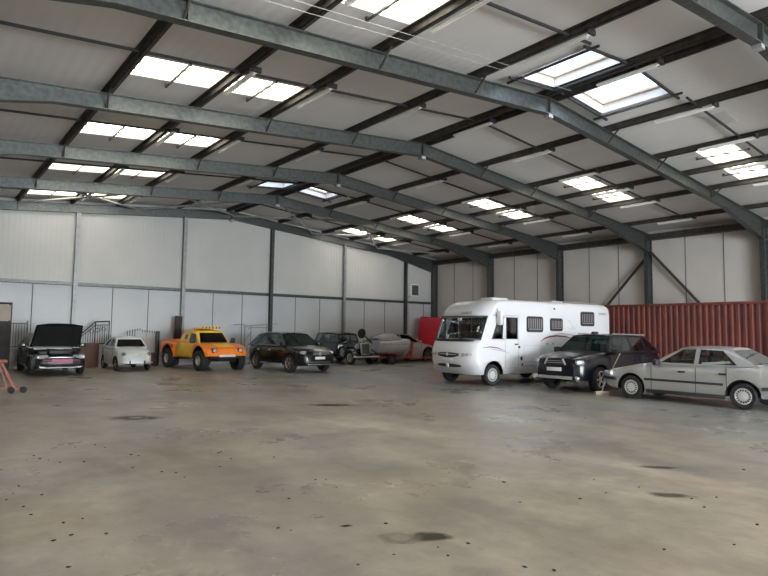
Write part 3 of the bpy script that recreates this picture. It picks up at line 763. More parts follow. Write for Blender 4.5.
for sd in (1, -1): MB().bar((.9, sd*.12, .985), (.75, sd*.38, 1.02), .012).build('wiper', M['trim'], ft)

# --- black hatchback with raised bonnet
P = mat('black_hatchback_paint', (.012, .013, .013), .25, .1, coat=.8)
S = dict(x0=-2.0, x1=2.08, axles=(1.27, -1.27), r=.29, tw=.185, tr=.73, arch=.36, style='steel', rimmat=M['steel'],
         top=[(-2.0, .8), (-1.9, .93), (-1.4, .93), (.78, .9), (.9, .72), (1.5, .68), (1.9, .62), (2.04, .6), (2.08, .52)],
         bot=[(-2.0, .4), (-1.7, .26), (1.7, .22), (2.08, .26)],
         wid=[(-2.0, .7), (-1.8, .8), (-1.2, .84), (1.2, .84), (1.75, .81), (1.98, .74), (2.08, .62)], crown=.02,
         cab=dict(bf=(.85, .90), tf=(.12, 1.37), tr=(-1.1, 1.36), br=(-1.75, .93), yb=.79, yt=.6, bow=.02, rc=.035,
                  wins=[[(.6, .94), (.08, 1.31), (-.35, 1.33), (-.35, .94)], [(-.44, .94), (-.44, 1.33), (-1.0, 1.31), (-1.3, .95)]]))
bk = car('hatchback_car', 'black hatchback car with its bonnet propped wide open at the far left', 'car', (-8.63, -2.86), -90.2, 1.10, S, P, M['glass_dark'])
doors(bk, S, (.75, -.4), .3, .88, .76, (-.2,))
b = MB(); HL, ang = 1.10, .80
poly = [(0, -.78), (0, .78), (HL*.93, .70), (HL, .35), (HL*1.01, 0), (HL, -.35), (HL*.93, -.70)]
mt = Matrix.Translation((.92, 0, .92)) @ Matrix.Rotation(-ang, 4, 'Y')
b.prism(poly, lambda u, v, w: mt @ Vector((u, v, w-.012)), .03)
bo = b.build('bonnet', [P], bk)
MB().prism([(.04, -.72), (.04, .72), (HL*.9, .64), (HL*.9, -.64)], lambda u, v, w: mt @ Vector((u, v, w-.02)), .006).build('bonnet_lining', M['under'], bo)
for v in (-.45, .45): MB().prism([(.06, v-.05), (.06, v+.05), (HL*.86, v*.8+.05), (HL*.86, v*.8-.05)], lambda u, v_, w: mt @ Vector((u, v_, -w-.014)), .02).build('bonnet_rib', M['under'], bo)
b = MB().box((1.45, 0, .76), (.55, .62, .14), bev=.03); b.box((1.1, .35, .78), (.3, .3, .14), bev=.04); b.box((1.55, -.48, .74), (.35, .24, .12), bev=.02)
b.bar((1.25, -.3, .84), (1.7, .3, .8), .07, n=10); b.build('engine', M['trim'], bk)
MB().box((.98, -.1, .90), (.26, 1.15, .05), (0, .35, 0), bev=.01).build('scuttle_panel', M['hub'], bk)
MB().bar((1.8, .5, .68), (1.5, .5, 1.5), .015, n=8).build('bonnet_stay', M['trim'], bk)
for sd in (1, -1):
    MB().box((1.97, sd*.55, .62), (.2, .36, .13), (0, 0, -sd*.32), bev=.04).build('headlamp', M['lens'], bk)
    MB().bx(-.9, .9, sd*.84, sd*.855, .5, .56, bev=.004).build('side_moulding', M['trim'], bk)
MB().box((2.08, 0, .605), (.05, .72, .035), bev=.01).build('grille_trim', M['chrome'], bk)
b = MB().box((2.08, 0, .42), (.12, 1.25, .22), bev=.05); b.build('bumper', P, bk)
MB().box((2.145, 0, .505), (.012, 1.1, .075), bev=.004).build('bumper_strip', mat('dark_magenta_strip', (.12, .02, .05), .4), bk)
MB().box((2.16, .02, .49), (.02, .62, .14), bev=.004).build('number_plate', mat('pink_number_plate', (.50, .17, .28), .6), bk)
MB().box((2.13, 0, .30), (.06, .9, .02)).build('spoiler_lip', M['trim'], bk)
mirrors(bk, .62, .84, .98, P)

# --- vintage saloon
P = mat('black_vintage_paint', (.008, .009, .016), .18, .1, coat=1)
S = dict(x0=-2.05, x1=1.78, axles=(1.4, -1.35), r=.35, tw=.14, tr=.64, arch=0, style='wire', rimmat=M['chrome'],
         top=[(-2.05, .8), (-1.95, 1.05), (-1.8, 1.15), (.3, 1.14), (.42, 1.10), (1.78, 1.02)],
         bot=[(-2.05, .42), (1.78, .46)],
         wid=[(-2.05, .5), (-1.9, .62), (-1.5, .69), (.28, .69), (.42, .42), (1.0, .37), (1.78, .28)], crown=.06,
         cab=dict(bf=(.38, 1.13), tf=(.22, 1.56), tr=(-1.75, 1.58), br=(-2.0, 1.12), yb=.67, yt=.60, bow=.05, rc=.05, wsm=(.1, .14, .86),
                  wins=[[(.2, 1.2), (.12, 1.5), (-.35, 1.53), (-.35, 1.2)], [(-.45, 1.2), (-.45, 1.53), (-1.1, 1.53), (-1.1, 1.2)], [(-1.2, 1.2), (-1.2, 1.52), (-1.6, 1.5), (-1.72, 1.2)]]))
vt = car('vintage_car', 'black vintage saloon car with upright chrome radiator and running boards', 'car', (5.77, -2.38), -88.5, 1.027, S, P, M['glass_clear'])
def fender(xc, r, a0, a1, tail, y0, y1):
    pts = [(xc + r*math.cos(a0+(a1-a0)*i/14), .35 + r*math.sin(a0+(a1-a0)*i/14)) for i in range(15)] + tail
    b = MB(); bm = b.bm; rows = []
    for (x, z) in pts:
        rows.append([bm.verts.new((x, y, z - (.09 if j in (0, 4) else .02 if j in (1, 3) else 0))) for j, y in enumerate([y0, lerp(y0, y1, .2), lerp(y0, y1, .5), lerp(y0, y1, .8), y1])])
    for p, q in zip(rows, rows[1:]):
        for j in range(4): bm.faces.new((p[j], p[j+1], q[j+1], q[j]))
    return b
for sd in (1, -1):
    o = fender(1.4, .46, -.15, 2.35, [(.86, .56), (.66, .42), (.5, .36)], sd*.36, sd*.80).build('front_wing', P, vt); solid(o, .02, 0)
    o = fender(-1.35, .46, .35, 3.3, [], sd*.5, sd*.82).build('rear_wing', P, vt); solid(o, .02, 0)
    MB().bx(-.95, .62, sd*.66, sd*.84, .32, .36, bev=.01).build('running_board', M['trim'], vt)
    wheel(vt, .78, sd*.66, .33, .13, 'wire', M['chrome'], 'spare_wheel').location = (0, 0, .28)
    MB().lathe([(.0, -.12), (.09, -.08), (.125, 0), (.13, .03), (.11, .035)], Matrix.Translation((1.62, sd*.42, .93)) @ Matrix.Rotation(PI/2, 4, 'Y'), 20).build('headlamp_shell', M['chrome'], vt)
    MB().lathe([(.118, .03), (.06, .06), (0, .065)], Matrix.Translation((1.62, sd*.42, .93)) @ Matrix.Rotation(PI/2, 4, 'Y'), 20).build('headlamp', M['lens'], vt)
    for i in range(8): pass
b = MB()
for sd in (1, -1): b.box((1.80, sd*.275, .80), (.09, .05, .56), (-sd*.1, 0, 0), bev=.02)
b.box((1.80, 0, 1.09), (.1, .54, .06), bev=.025); b.box((1.8, 0, .53), (.08, .44, .05), bev=.02); b.build('radiator_shell', M['chrome'], vt)
rd = MB().box((1.79, 0, .8), (.04, .5, .54)).build('radiator_grille', M['under'], vt)
b = MB()
for i in range(7): b.box((1.815, -.21+i*.07, .8), (.012, .012, .52))
b.build('grille_bar', M['chrome'], rd)
b = MB().bar((2.02, -.72, .42), (2.02, .72, .42), .035, .09); b.bar((2.02, .72, .42), (1.9, .84, .42), .035, .09); b.bar((2.02, -.72, .42), (1.9, -.84, .42), .035, .09)
for sd in (1, -1): b.bar((1.75, sd*.3, .42), (2.0, sd*.3, .42), .04)
b.build('bumper', M['chrome'], vt)
MB().bar((1.62, -.42, .84), (1.62, .42, .84), .03, n=8).build('lamp_bar', M['chrome'], vt)
MB().bx(-1.9, 1.7, -.3, .3, .3, .44).build('chassis', M['under'], vt)
for x in (1.4, -1.35): MB().bar((x, -.6, .35), (x, .6, .35), .07, n=10).build('axle', M['under'], vt)
MB().lathe([(.02, 0), (.035, .03), (0, .06)], Matrix.Translation((1.79, 0, 1.12)), 12).build('radiator_cap', M['chrome'], vt)

# --- silver coupe
P = mat('silver_coupe_paint', (.55, .56, .55), .25, .5, coat=.8)
S = dict(x0=-2.15, x1=2.12, axles=(1.3, -1.3), r=.34, tw=.23, tr=.76, arch=.41, style='black', rimmat=M['steel'],
         top=[(-2.15, .75), (-2.0, .95), (-1.4, .99), (-.5, .96), (.85, .93), (1.4, .86), (1.9, .72), (2.12, .55)],
         bot=[(-2.15, .38), (-1.8, .24), (1.8, .2), (2.12, .26)],
         wid=[(-2.15, .7), (-1.9, .84), (-1.2, .9), (1.3, .9), (1.8, .84), (2.05, .7), (2.12, .55)], crown=.05,
         cab=dict(bf=(.98, .93), tf=(.18, 1.36), tr=(-.85, 1.35), br=(-1.8, .97), yb=.83, yt=.58, bow=.04, rc=.04,
                  wins=[[(.72, .97), (.14, 1.31), (-.4, 1.34), (-.4, .97)], [(-.48, .97), (-.48, 1.34), (-.8, 1.3), (-1.3, 1.0)]]))
cp = car('coupe_car', 'silver coupe with black wheels parked behind the covered boat', 'car', (10.2, -1.68), 0, 1.18, S, P, M['glass_dark'])
doors(cp, S, (.8, -.5), .3, .9, .78, (-.3,), P)
mirrors(cp, .62, .88, 1.0, P)
for sd in (1, -1): MB().box((1.95, sd*.62, .64), (.24, .3, .12), (0, 0, -sd*.4), bev=.04).build('headlamp', M['lens'], cp)

# ------------------------------------------------------------------ motorhome and van (stacked outlines)
def shell(levels, xr, w, rf, nf, arches, side_x, roofr, rr=.06, front_y=(1.0, .8, .55, .28, 0)):
    """levels: (z, x_front, inset). Returns bmesh, perimeter info"""
    per = []                                                     # (kind, value) from front centre round the left side to the rear centre
    ys = sorted(front_y)
    for y in ys: per.append(('f', y))
    return per
def ring_pts(z, xf, ins, xr, w, D, n, side_x, fy):
    W = w-ins; P_ = []
    def fx(y):
        t = min(1, abs(y)/W); return xf - ins*.5 - D*(1-(1-t**n)**(1/n))
    for y in fy: P_.append((fx(y*W/w), y*W/w))
    lim = fx(W*.985)-.01
    for x in side_x: P_.append((min(x, lim), W))
    P_ += [(xr+.12+ins, W), (xr+.035+ins, W-.035), (xr+ins, W-.12), (xr+ins, 0)]
    return P_
def vanbody(name, levels, xr, w, D, n, side_x, fy, arches, holes, mats, root, lining=True):
    """holes: f(i,j,side)->bool on quads between level i/i+1 and perimeter j/j+1"""
    bm = bmesh.new(); rows = []
    for li, (z, xf, ins) in enumerate(levels):
        half = ring_pts(z, xf, ins, xr, w, D, n, side_x, fy)
        full = half + [(x, -y) for x, y in half[-2:0:-1]]
        row = []
        for x, y in full:
            zz = z
            if li <= 1:
                for xc, R, cz in arches:
                    if abs(x-xc) <= R+1e-4: zz = max(z, cz + math.sqrt(max(0, R*R-(x-xc)**2))) if abs(y) > .3 else z
            row.append(bm.verts.new((x, y, zz)))
        rows.append(row)
    N = len(rows[0]); H = len(half)
    for i, (a, b) in enumerate(zip(rows, rows[1:])):
        for j in range(N):
            k = (j+1) % N
            jj = j if j < H-1 else N-1-j
            if holes(i, jj, 1 if j < H-1 else -1): continue
            try: bm.faces.new((a[j], a[k], b[k], b[j]))
            except ValueError: pass
    bm.faces.new(rows[-1])
    bmesh.ops.recalc_face_normals(bm, faces=bm.faces)
    o = finish(name, bm, mats, root, angle=38, weld=True)
    return o, half
def patch(name, m, root, pts_grid, off, th=.01):
    b = MB(); bm = b.bm
    V = [[bm.verts.new(p) for p in r] for r in pts_grid]
    for a, c in zip(V, V[1:]):
        for j in range(len(a)-1): bm.faces.new((a[j], a[j+1], c[j+1], c[j]))
    o = b.build(name, m, root); solid(o, th, 0); return o
def rrect(x0, x1, z0, z1, r=.06, n=4):
    P_ = []
    for cx, cz, a in ((x1-r, z1-r, 0), (x0+r, z1-r, PI/2), (x0+r, z0+r, PI), (x1-r, z0+r, 1.5*PI)):
        for i in range(n+1): P_.append((cx+r*math.cos(a+PI/2*i/n), cz+r*math.sin(a+PI/2*i/n)))
    return P_

PW = mat('white_motorhome_paint', (.80, .81, .84), .3, coat=.4)
mh = empty('motorhome', (4.63, -15.07, 0), 175.5, 1.036)
tag(mh, 'large white motorhome with red swoosh stripes parked by the right wall', 'motorhome')
xrear = -4.0; W = 1.15; D, NN = .48, 2.9
lv = [(.36, 2.98, .02), (.80, 3.10, 0), (1.10, 3.10, 0), (1.34, 3.02, 0), (1.50, 2.94, 0), (2.22, 2.66, 0), (2.42, 2.56, 0), (2.60, 2.42, .015), (2.70, 2.28, .05), (2.78, 2.05, .12), (2.82, 1.7, .25)]
sx = [2.58, 2.54]
R = .44; ax = (2.12, -1.65)
for xc in ax: sx += [xc - R*math.cos(PI*i/10) for i in range(11)] + [xc-R-.006, xc+R+.006]
sx += [2.25, 1.66, 1.58, 1.04, .3, -.4, -3.0]
sx = sorted({round(x, 3) for x in sx}, reverse=True)
fy = [0, .3, .6, .85, 1.0, 1.11, 1.135]
nfy = len(fy)
def iside(x): return nfy + min(range(len(sx)), key=lambda q: abs(sx[q]-x))
a_q0, a_q1, a_d0, a_d1 = iside(2.25), iside(1.66), iside(1.58), iside(1.04)
def holes(i, j, sd):
    if i == 4 and (j < 5): return True                       # windscreen
    if i == 4 and (a_q0 <= j < a_q1 or a_d0 <= j < a_d1): return True
    return False
body, half = vanbody('body', lv, xrear, W, D, NN, sx, fy, [(a, R, .36) for a in ax], holes, [PW, M['cabin']], mh)
solid(body, .05, -1, mi=1)
# glass
def fr(z, y):
    for (z0, x0, _), (z1, x1, _) in zip(lv, lv[1:]):
        if z0 <= z <= z1: xf = lerp(x0, x1, (z-z0)/(z1-z0)); break
    t = min(1, abs(y)/W); return xf - D*(1-(1-t**NN)**(1/NN))
yy = [-1.11, -1.06, -1.0, -.85, -.6, -.3, 0, .3, .6, .85, 1.0, 1.06, 1.11]
patch('windscreen', M['glass_clear'], mh, [[(fr(z, y)-.01, y, z) for y in yy] for z in (1.50, 1.74, 1.98, 2.22)], 0, .008)
b = MB()
def fpt(y, z, o=.006): return (fr(z, y)+o, y, z)
for z in (1.475, 2.235):
    for p, q in zip(yy, yy[1:]): b.bar(fpt(p, z), fpt(q, z), .075, .03)
for y in (-1.11, 1.11): b.bar(fpt(y, 1.47), fpt(y, 2.24), .045, .03)
b.build('windscreen_seal', M['trim'], mh)
for sd in (1, -1):
    for x0, x1, nm in ((1.66, 2.25, 'quarter_window'), (1.04, 1.58, 'cab_door_window')):
        xt = 1.93 if x1 > 2 else x1
        MB().prism([(x0-.01, 1.49), (x1+.01, 1.49), (xt+.01, 2.23), (x0-.01, 2.23)], lambda u, v, w: (u, sd*(W-.03+w), v), .008).build(nm, M['glass_dark'], mh, smooth=False)
        b = MB()
        for (p, q) in (((x0, 1.51), (x1, 1.51)), ((x0, 2.21), (xt, 2.21)), ((x0+.017, 1.5), (x0+.017, 2.22)), ((x1-.017, 1.5), (xt-.017, 2.22))): b.bar((p[0], sd*(W-.002), p[1]), (q[0], sd*(W-.002), q[1]), .035, .016)
        b.build('window_frame', M['trim'], mh, smooth=False)
    # slanted white pillar piece
    MB().prism([(1.64, 1.5), (1.74, 1.5), (1.70, 2.22), (1.60, 2.22)], lambda u, v, w: (u, sd*(W-.012+w), v), .022).build('door_pillar', PW, mh, smooth=False)
    MB().prism([(1.93, 2.235), (2.24, 1.49), (2.27, 1.49), (2.27, 2.235)], lambda u, v, w: (u, sd*(W-.02+w), v), .024).build('front_pillar', PW, mh, smooth=False)
    # habitation windows
    for (x0, x1, z0, z1) in ((-.17, .60, 1.76, 2.26), (-1.20, -.58, 1.81, 2.22), (-2.98, -2.24, 2.01, 2.50)):
        if sd < 0 and x0 < -2: continue
        f = MB().prism(rrect(x0-.02, x1+.02, z0-.02, z1+.02, .08), lambda u, v, w: (u, sd*(W+w), v), .02).build('side_window', M['trim'], mh)
        MB().prism(rrect(x0+.03, x1-.03, z0+.03, z1-.03, .06), lambda u, v, w: (u, sd*(W+.02+w), v), .006).build('pane', mat('dark_acrylic_pane', (.05, .05, .055), .12, coat=1) if 'pane' not in M else M['pane'], f)
        c_ = MB()
        for i in range(7):
            xx = lerp(x0+.07, x1-.07, i/6)
            c_.bx(xx-.018, xx+.018, sd*(W+.026), sd*(W+.0275), z0+.12, z1-.06)
        c_.bx(x0+.06, x1-.06, sd*(W+.026), sd*(W+.028), z0+.07, z0+.10)
        c_.build('curtain', mat('grey_curtain', (.26, .24, .24), .6), f, smooth=False)
    if sd > 0: b = MB().box((2.0, W+.14, 2.18), (.13, .2, .46), bev=.05); b.bar((2.0, W-.02, 2.5), (2.0, W+.12, 2.38), .05, n=8); b.build('mirror', M['white'], mh)
    b = MB()
    for i, (y, z) in enumerate(((.70, .99), (.84, .995), (.97, 1.01))):
        mt = Matrix.Translation((fr(z, y)+.0, sd*y, z)) @ Matrix.Rotation(sd*(.25+.3*i), 4, 'Z') @ Matrix.Rotation(PI/2, 4, 'Y')
        b.lathe([(.062-.008*i, -.03), (.062-.008*i, .012), (.045, .022), (0, .026)], mt, 18)
    b.build('headlamp', M['lens'], mh)
    # skirt under panels
    MB().bx(-3.9, -2.15, sd*(W-.05), sd*(W+.005), .3, .42).build('skirt', PW, mh)
M['pane'] = mat('dark_acrylic_pane', (.05, .05, .055), .12, coat=1)
SW = mat('maroon_decal', (.22, .03, .06), .45); SG = mat('grey_decal', (.25, .25, .28), .45)
def swoosh(pts, w, m, name, off=.003):
    b = MB(); n = len(pts)
    for k in range(n-1):
        f0 = math.sin(PI*min(1, (k+.15)/(n-1)))*.8+.2; f1 = math.sin(PI*min(1, (k+1)/(n-1)))*.8+.2
        (x0, z0), (x1, z1) = pts[k], pts[k+1]
        b.prism([(x0, z0-w*f0/2), (x1, z1-w*f1/2), (x1, z1+w*f1/2), (x0, z0+w*f0/2)], lambda u, v, q: (u, W+off-.002+q, v), .003)
    b.build(name, m, mh, smooth=False)
arc = [(-.08-.0, 1.42), (-.25, 1.52), (-.5, 1.59), (-.9, 1.625), (-1.4, 1.60), (-1.9, 1.50)]
swoosh(arc, .06, SW, 'red_stripe'); swoosh([(x-.25, z+.08) for x, z in arc[2:]], .025, SG, 'grey_stripe')
swoosh([(2.62, 1.22), (2.3, 1.25), (1.95, 1.21), (1.6, 1.12)], .035, SW, 'red_stripe'); swoosh([(2.3, 1.19), (1.8, 1.12), (1.4, 1.04)], .02, SG, 'grey_stripe')
swoosh([(-1.9, 2.0), (-1.75, 1.92), (-1.65, 2.12), (-1.5, 2.2)], .012, SG, 'dolphin_outline_decal'); swoosh([(-2.05, 1.97), (-1.8, 1.86), (-1.5, 1.93)], .012, SG, 'dolphin_outline_decal')
def text(body_, size, mtx, m, parent, name='lettering'):
    cu = bpy.data.curves.new('t', 'FONT'); cu.body = body_; cu.size = size; cu.extrude = .002; cu.align_x = 'CENTER'; cu.align_y = 'CENTER'; cu.shear = .2
    to = bpy.data.objects.new('t', cu); C.objects.link(to); bpy.context.view_layer.update()
    me = bpy.data.meshes.new_from_object(to.evaluated_get(bpy.context.evaluated_depsgraph_get()))
    bpy.data.objects.remove(to); me.transform(mtx); me.materials.clear(); me.materials.append(m)
    o = bpy.data.objects.new(name, me); C.objects.link(o); o.parent = parent; return o
# the lettering over the windscreen follows the brow
text('RAPIDO', .15, Matrix.Translation((fr(2.34, .3)+.02, .35, 2.335)) @ Matrix.Rotation(PI/2, 4, 'Z') @ Matrix.Rotation(PI/2-.4, 4, 'X'), SG, mh)
text('RAPIDO', .13, Matrix.Translation((-3.5, W+.004, 2.46)) @ Matrix.Rotation(PI, 4, 'Z') @ Matrix.Rotation(PI/2, 4, 'X'), SG, mh)
# door outlines, locks, hatches
def outline(x0, x1, z0, z1, w=.012):
    b = MB()
    for (a, c, d, e) in ((x0, x1, z0, z0+w), (x0, x1, z1-w, z1), (x0, x0+w, z0, z1), (x1-w, x1, z0, z1)): b.bx(a, c, W, W+.003, d, e)
    b.build('panel_gap', mat('pale_grey_gap', (.42, .42, .44), .6) if 'gap' not in M else M['gap'], mh, smooth=False)
M['gap'] = mat('pale_grey_gap', (.42, .42, .44), .6)
outline(1.0, 1.62, .55, 2.28); outline(-.1, .75, .75, 1.3, .008); outline(-3.6, -2.6, .7, 1.25, .008)
MB().bx(-3.9, .95, W, W+.006, .60, .62).build('side_moulding', M['gap'], mh, smooth=False)
MB().box((.88, W+.015, .86), (.07, .03, .13), bev=.01).build('filler_cap', M['trim'], mh)
MB().box((.84, W+.012, .66), (.06, .02, .08), bev=.01).build('socket_cover', M['trim'], mh)
MB().box((1.12, W+.015, 1.33), (.14, .03, .04), bev=.01).build('door_handle', M['trim'], mh)
MB().box((.98, W+.012, 1.24), (.08, .02, .08), bev=.01).build('lock', M['trim'], mh)
for x in (-.42, -.72): MB().box((x, W+.008, 1.35), (.09, .016, .07), bev=.01).build('vent', M['gap'], mh)
MB().box((-.78, W+.015, 2.63-.06), (.06, .03, .06), bev=.01).build('marker_lamp', M['trim'], mh)
def nose_patch(name, m, y0, y1, zc, h0, h1, off, th=.012):
    n = 12; g_ = []
    for i in range(n+1):
        y = lerp(y0, y1, i/n); e = math.sin(PI*(.06+.88*i/n))**.5
        g_.append([(fr(zc-h0*e, y)+off, y, zc-h0*e), (fr(zc+h1*e, y)+off, y, zc+h1*e)])
    return patch(name, m, mh, g_, off, th)
nose_patch('grille', M['trim'], -.52, .52, 1.0, .12, .05, .012)
nose_patch('grille_bar', M['chrome'], -.45, .45, .985, .012, .012, .025)
nose_patch('air_intake', M['trim'], -.58, .58, .62, .055, .06, .012)
nose_patch('intake_divider', PW, -.12, .02, .62, .075, .075, .024)
MB().ell((fr(.98, 0)+.03, 0, .985), (.02, .055, .055)).build('badge', M['chrome'], mh)
MB().box((fr(.8, 0)+.012, -.02, .80), (.016, .5, .1), bev=.004).build('number_plate', M['plate'], mh)
nose_patch('wiper_tray', M['trim'], -.98, .98, 1.435, .03, .03, .012)
for y in (-.1, .75): MB().bar((fr(1.46, y)+.03, y, 1.46), (fr(1.53, y-.55)+.03, y-.55, 1.53), .02).build('wiper', M['trim'], mh)
for xc in ax:
    for sd in (1, -1): wheel(mh, xc, sd*.98, .345, .22, 'steel', M['hub'])
MB().bx(-3.8, 2.4, -.95, .95, .34, .44).build('chassis', M['under'], mh)
b = MB().bx(-2.2, -1.1, -.75, .75, .36, 1.0) if False else None
for y in (-.5, .5):
    b = MB().box((1.35, y, 1.35), (.14, .5, .8), (0, .12, 0), bev=.05); b.box((1.28, y, 1.85), (.1, .28, .22), bev=.04); b.build('cab_seat', M['cabin'], mh)
MB().box((2.45, 0, 1.38), (.5, 1.9, .14), bev=.05).build('dashboard', M['cabin'], mh)
MB().bx(.1, .14, -1.05, 1.05, .5, 2.6).build('cabin_partition', M['cabin'], mh)
MB().lathe([(.2, 0), (.22, .02), (.2, .04)], Matrix.Translation((2.1, .5, 1.5)) @ Matrix.Rotation(-1.0, 4, 'Y'), 24).build('steering_wheel', M['trim'], mh)
MB().box((1.0, 0, 2.86), (.75, .6, .12), bev=.03).build('roof_hatch', PW, mh)
MB().box((-2.0, 0, 2.86), (.6, .6, .1), bev=.03).build('roof_hatch', PW, mh)
for sd in (1, -1): MB().bar((-3.6, sd*.85, 2.86), (-1.0, sd*.85, 2.87), .03, n=8).build('roof_rail', M['alloy'], mh)
MB().box((2.72, .15, 2.14), (.03, .2, .09), bev=.02).build('rear_view_mirror', M['white'], mh)

# red van in the corner
PR = mat('bright_red_van_paint', (.62, .015, .035), .4, coat=.3)
rv = empty('red_van', (13.6, -2.75, 0), -90, 1)
tag(rv, 'bright red high-roofed van in the far corner behind the silver coupe', 'van')
lv2 = [(.3, 2.3, 0), (.75, 2.35, 0), (1.15, 2.25, 0), (1.3, 1.7, 0), (2.0, 1.25, .03), (2.45, 1.1, .05), (2.62, .95, .1), (2.68, .8, .2)]
sx2 = [1.45]
for xc in (1.4, -1.4): sx2 += [xc - .4*math.cos(PI*i/8) for i in range(9)]
sx2 = [x for x in sx2 if x < 1.0] + [1.0, .9]
sx2 = sorted({round(x, 3) for x in sx2}, reverse=True)
vanbody('body', lv2, -2.2, .86, .25, 3, sx2, [0, .3, .6, .8], [(-1.4, .4, .34)], lambda *a: False, [PR], rv)
for xc in (1.45, -1.4):
    for sd in (1, -1): wheel(rv, xc, sd*.72, .33, .2, 'steel', M['hub'])
for sd in (1, -1): MB().bx(.1, .95, sd*.83, sd*.872, 1.3, 1.95, bev=.02).build('side_window', M['trim'], rv)
for sd in (1, -1): MB().bx(-1.9, -.1, sd*.862, sd*.872, 1.35, 1.42).build('side_rib', PR, rv)
MB().box((-2.21, 0, 1.5), (.03, .015, 2.0)).build('rear_door_gap', M['under'], rv)
MB().box((-1.95, -.3, 2.72), (.3, .8, .06), bev=.02).build('roof_bar', PR, rv)

# ------------------------------------------------------------------ covered boat on a red trailer
bt = empty('boat', (8.08, -3.62, .34)); tag(bt, 'boat under a silver grey cover on a red trailer, bow to the right', 'boat')
cov = mat('silver_boat_cover', (.60, .60, .64), .42, noise=.08, scale=5, bump=.6)
hull = MB(); bm = hull.bm; rows = []
st = [(-1.3, .72, .18, .80), (-1.0, .76, .12, .82), (-.4, .78, .10, .86), (.3, .72, .12, .90), (.8, .55, .2, .90), (1.15, .3, .36, .88), (1.35, .06, .55, .85)]
for x, w, kz, dz in st:
    prof = [(0, kz), (w*.5, kz+.1), (w*.85, kz+.25), (w*1.0, kz+(dz-kz)*.65), (w*1.04, dz), (w*.95, dz+.03), (w*.5, dz+.10), (0, dz+.13)]
    full = prof + [(-y, z) for y, z in prof[-2:0:-1]]
    rows.append([bm.verts.new((x, y, z)) for y, z in full])
for a, c in zip(rows, rows[1:]):
    for j in range(len(a)): bm.faces.new((a[j], a[(j+1) % len(a)], c[(j+1) % len(a)], c[j]))
bm.faces.new(rows[0][::-1]); bm.faces.new(rows[-1])
hull.build('hull', cov, bt, angle=60)
hump = MB(); bm = hump.bm; rows = []
for x, w, h in ((-1.2, .5, .12), (-.9, .6, .30), (-.4, .62, .40), (.1, .58, .36), (.5, .42, .16), (.85, .2, .0)):
    rows.append([bm.verts.new((x, w*math.cos(PI*i/10), .9 + h*math.sin(PI*i/10)**.7)) for i in range(11)])
for a, c in zip(rows, rows[1:]):
    for j in range(10): bm.faces.new((a[j], a[j+1], c[j+1], c[j]))
solid(hump.build('canopy_cover', mat('grey_canopy_cover', (.33, .33, .36), .5, noise=.08, scale=5, bump=.6), bt, angle=60), .01, 0)
MB().bx(-1.25, .6, -.82, -.79, .72, .76, bev=.01).build('rubbing_strake', M['steel_pale'], bt)
b = MB().ell((-2.0, .1, 1.30), (.24, .18, .27), (0, .35, 0)); b.bar((-1.25, .1, .75), (-1.85, .1, 1.2), .05, .06); b.build('outboard_motor', M['rubber'], bt)
PT = mat('red_trailer_paint', (.48, .07, .05), .5, noise=.2, scale=8)
tl = empty('boat_trailer', (8.08, -3.62, 0)); tag(tl, 'red steel boat trailer with winch post carrying the covered boat', 'trailer')
b = MB()
for sd in (1, -1): b.bar((-1.2, sd*.62, .36), (.6, sd*.5, .34), .08, .08); b.bar((.6, sd*.5, .34), (1.75, 0, .28), .08, .08)
for x in (-1.1, -.3, .5): b.bar((x, -.6, .34), (x, .6, .34), .06)
b.bar((1.0, 0, .31), (3.9, 0, .24), .09, .1); b.build('frame', PT, tl)
b = MB().bar((1.45, 0, .3), (1.55, 0, 1.12), .12, .12); b.bar((1.15, 0, .35), (1.5, 0, .8), .07); b.box((1.5, 0, 1.14), (.26, .2, .12), bev=.03); b.build('winch_post', PT, tl)
b = MB().bar((2.6, 0, .15), (2.6, 0, .5), .06, n=10); b.lathe([(0, -.03), (.09, -.03), (.09, .03), (0, .03)], Matrix.Translation((2.6, .05, .09)) @ Matrix.Rotation(PI/2, 4, 'X'), 18); b.build('jockey_wheel', M['steel'], tl)
b = MB().box((1.9, 0, .33), (.5, .14, .05)); b.build('step_plate', M['steel_pale'], tl)
for sd in (1, -1):
    wheel(tl, -.6, sd*.78, .27, .15, 'steel', M['steel'])
    MB().box((-.6, sd*.78, .57), (.7, .2, .04), bev=.015).build('mudguard', PT, tl)
for sd in (1, -1):
    for x in (-1.0, .2): MB().box((x, sd*.35, .40), (.3, .1, .06), bev=.015).build('hull_support', M['rubber'], tl)

# ------------------------------------------------------------------ shipping container
RC = mat('rusty_red_container_paint', (.165, .034, .024), .65, noise=.3, scale=3, stretch=(1, 1, .35), col2=(.095, .024, .02))
ct = empty('shipping_container', (10.2, -18.5, 0)); tag(ct, 'rust red corrugated steel shipping container behind the parked cars', 'container')
Lc, Wc, Hc = 6.2, 2.44, 3.02
y0c, y1c = -3.12, 3.08
def corr(x, sgn, y0, y1):
    b = MB(); bm = b.bm; pts = []; y = y0
    while y < y1:
        for dy, dx in ((0, 0), (.075, 0), (.11, .032), (.185, .032), (.22, 0)):
            pts.append((x + sgn*dx, min(y+dy, y1)))
        y += .22
    lo = [bm.verts.new((a, c, .16)) for a, c in pts]; hi = [bm.verts.new((a, c, Hc-.1)) for a, c in pts]
    for i in range(len(pts)-1):
        if abs(pts[i][1]-pts[i+1][1]) + abs(pts[i][0]-pts[i+1][0]) > 1e-6: bm.faces.new((lo[i], lo[i+1], hi[i+1], hi[i]))
    return b
o = corr(.04, 1, y0c+.1, y1c-.1).build('side_panel', RC, ct, smooth=False); solid(o, .02, 0)
o = corr(Wc-.04, -1, y0c+.1, y1c-.1).build('side_panel', RC, ct, smooth=False); solid(o, .02, 0)
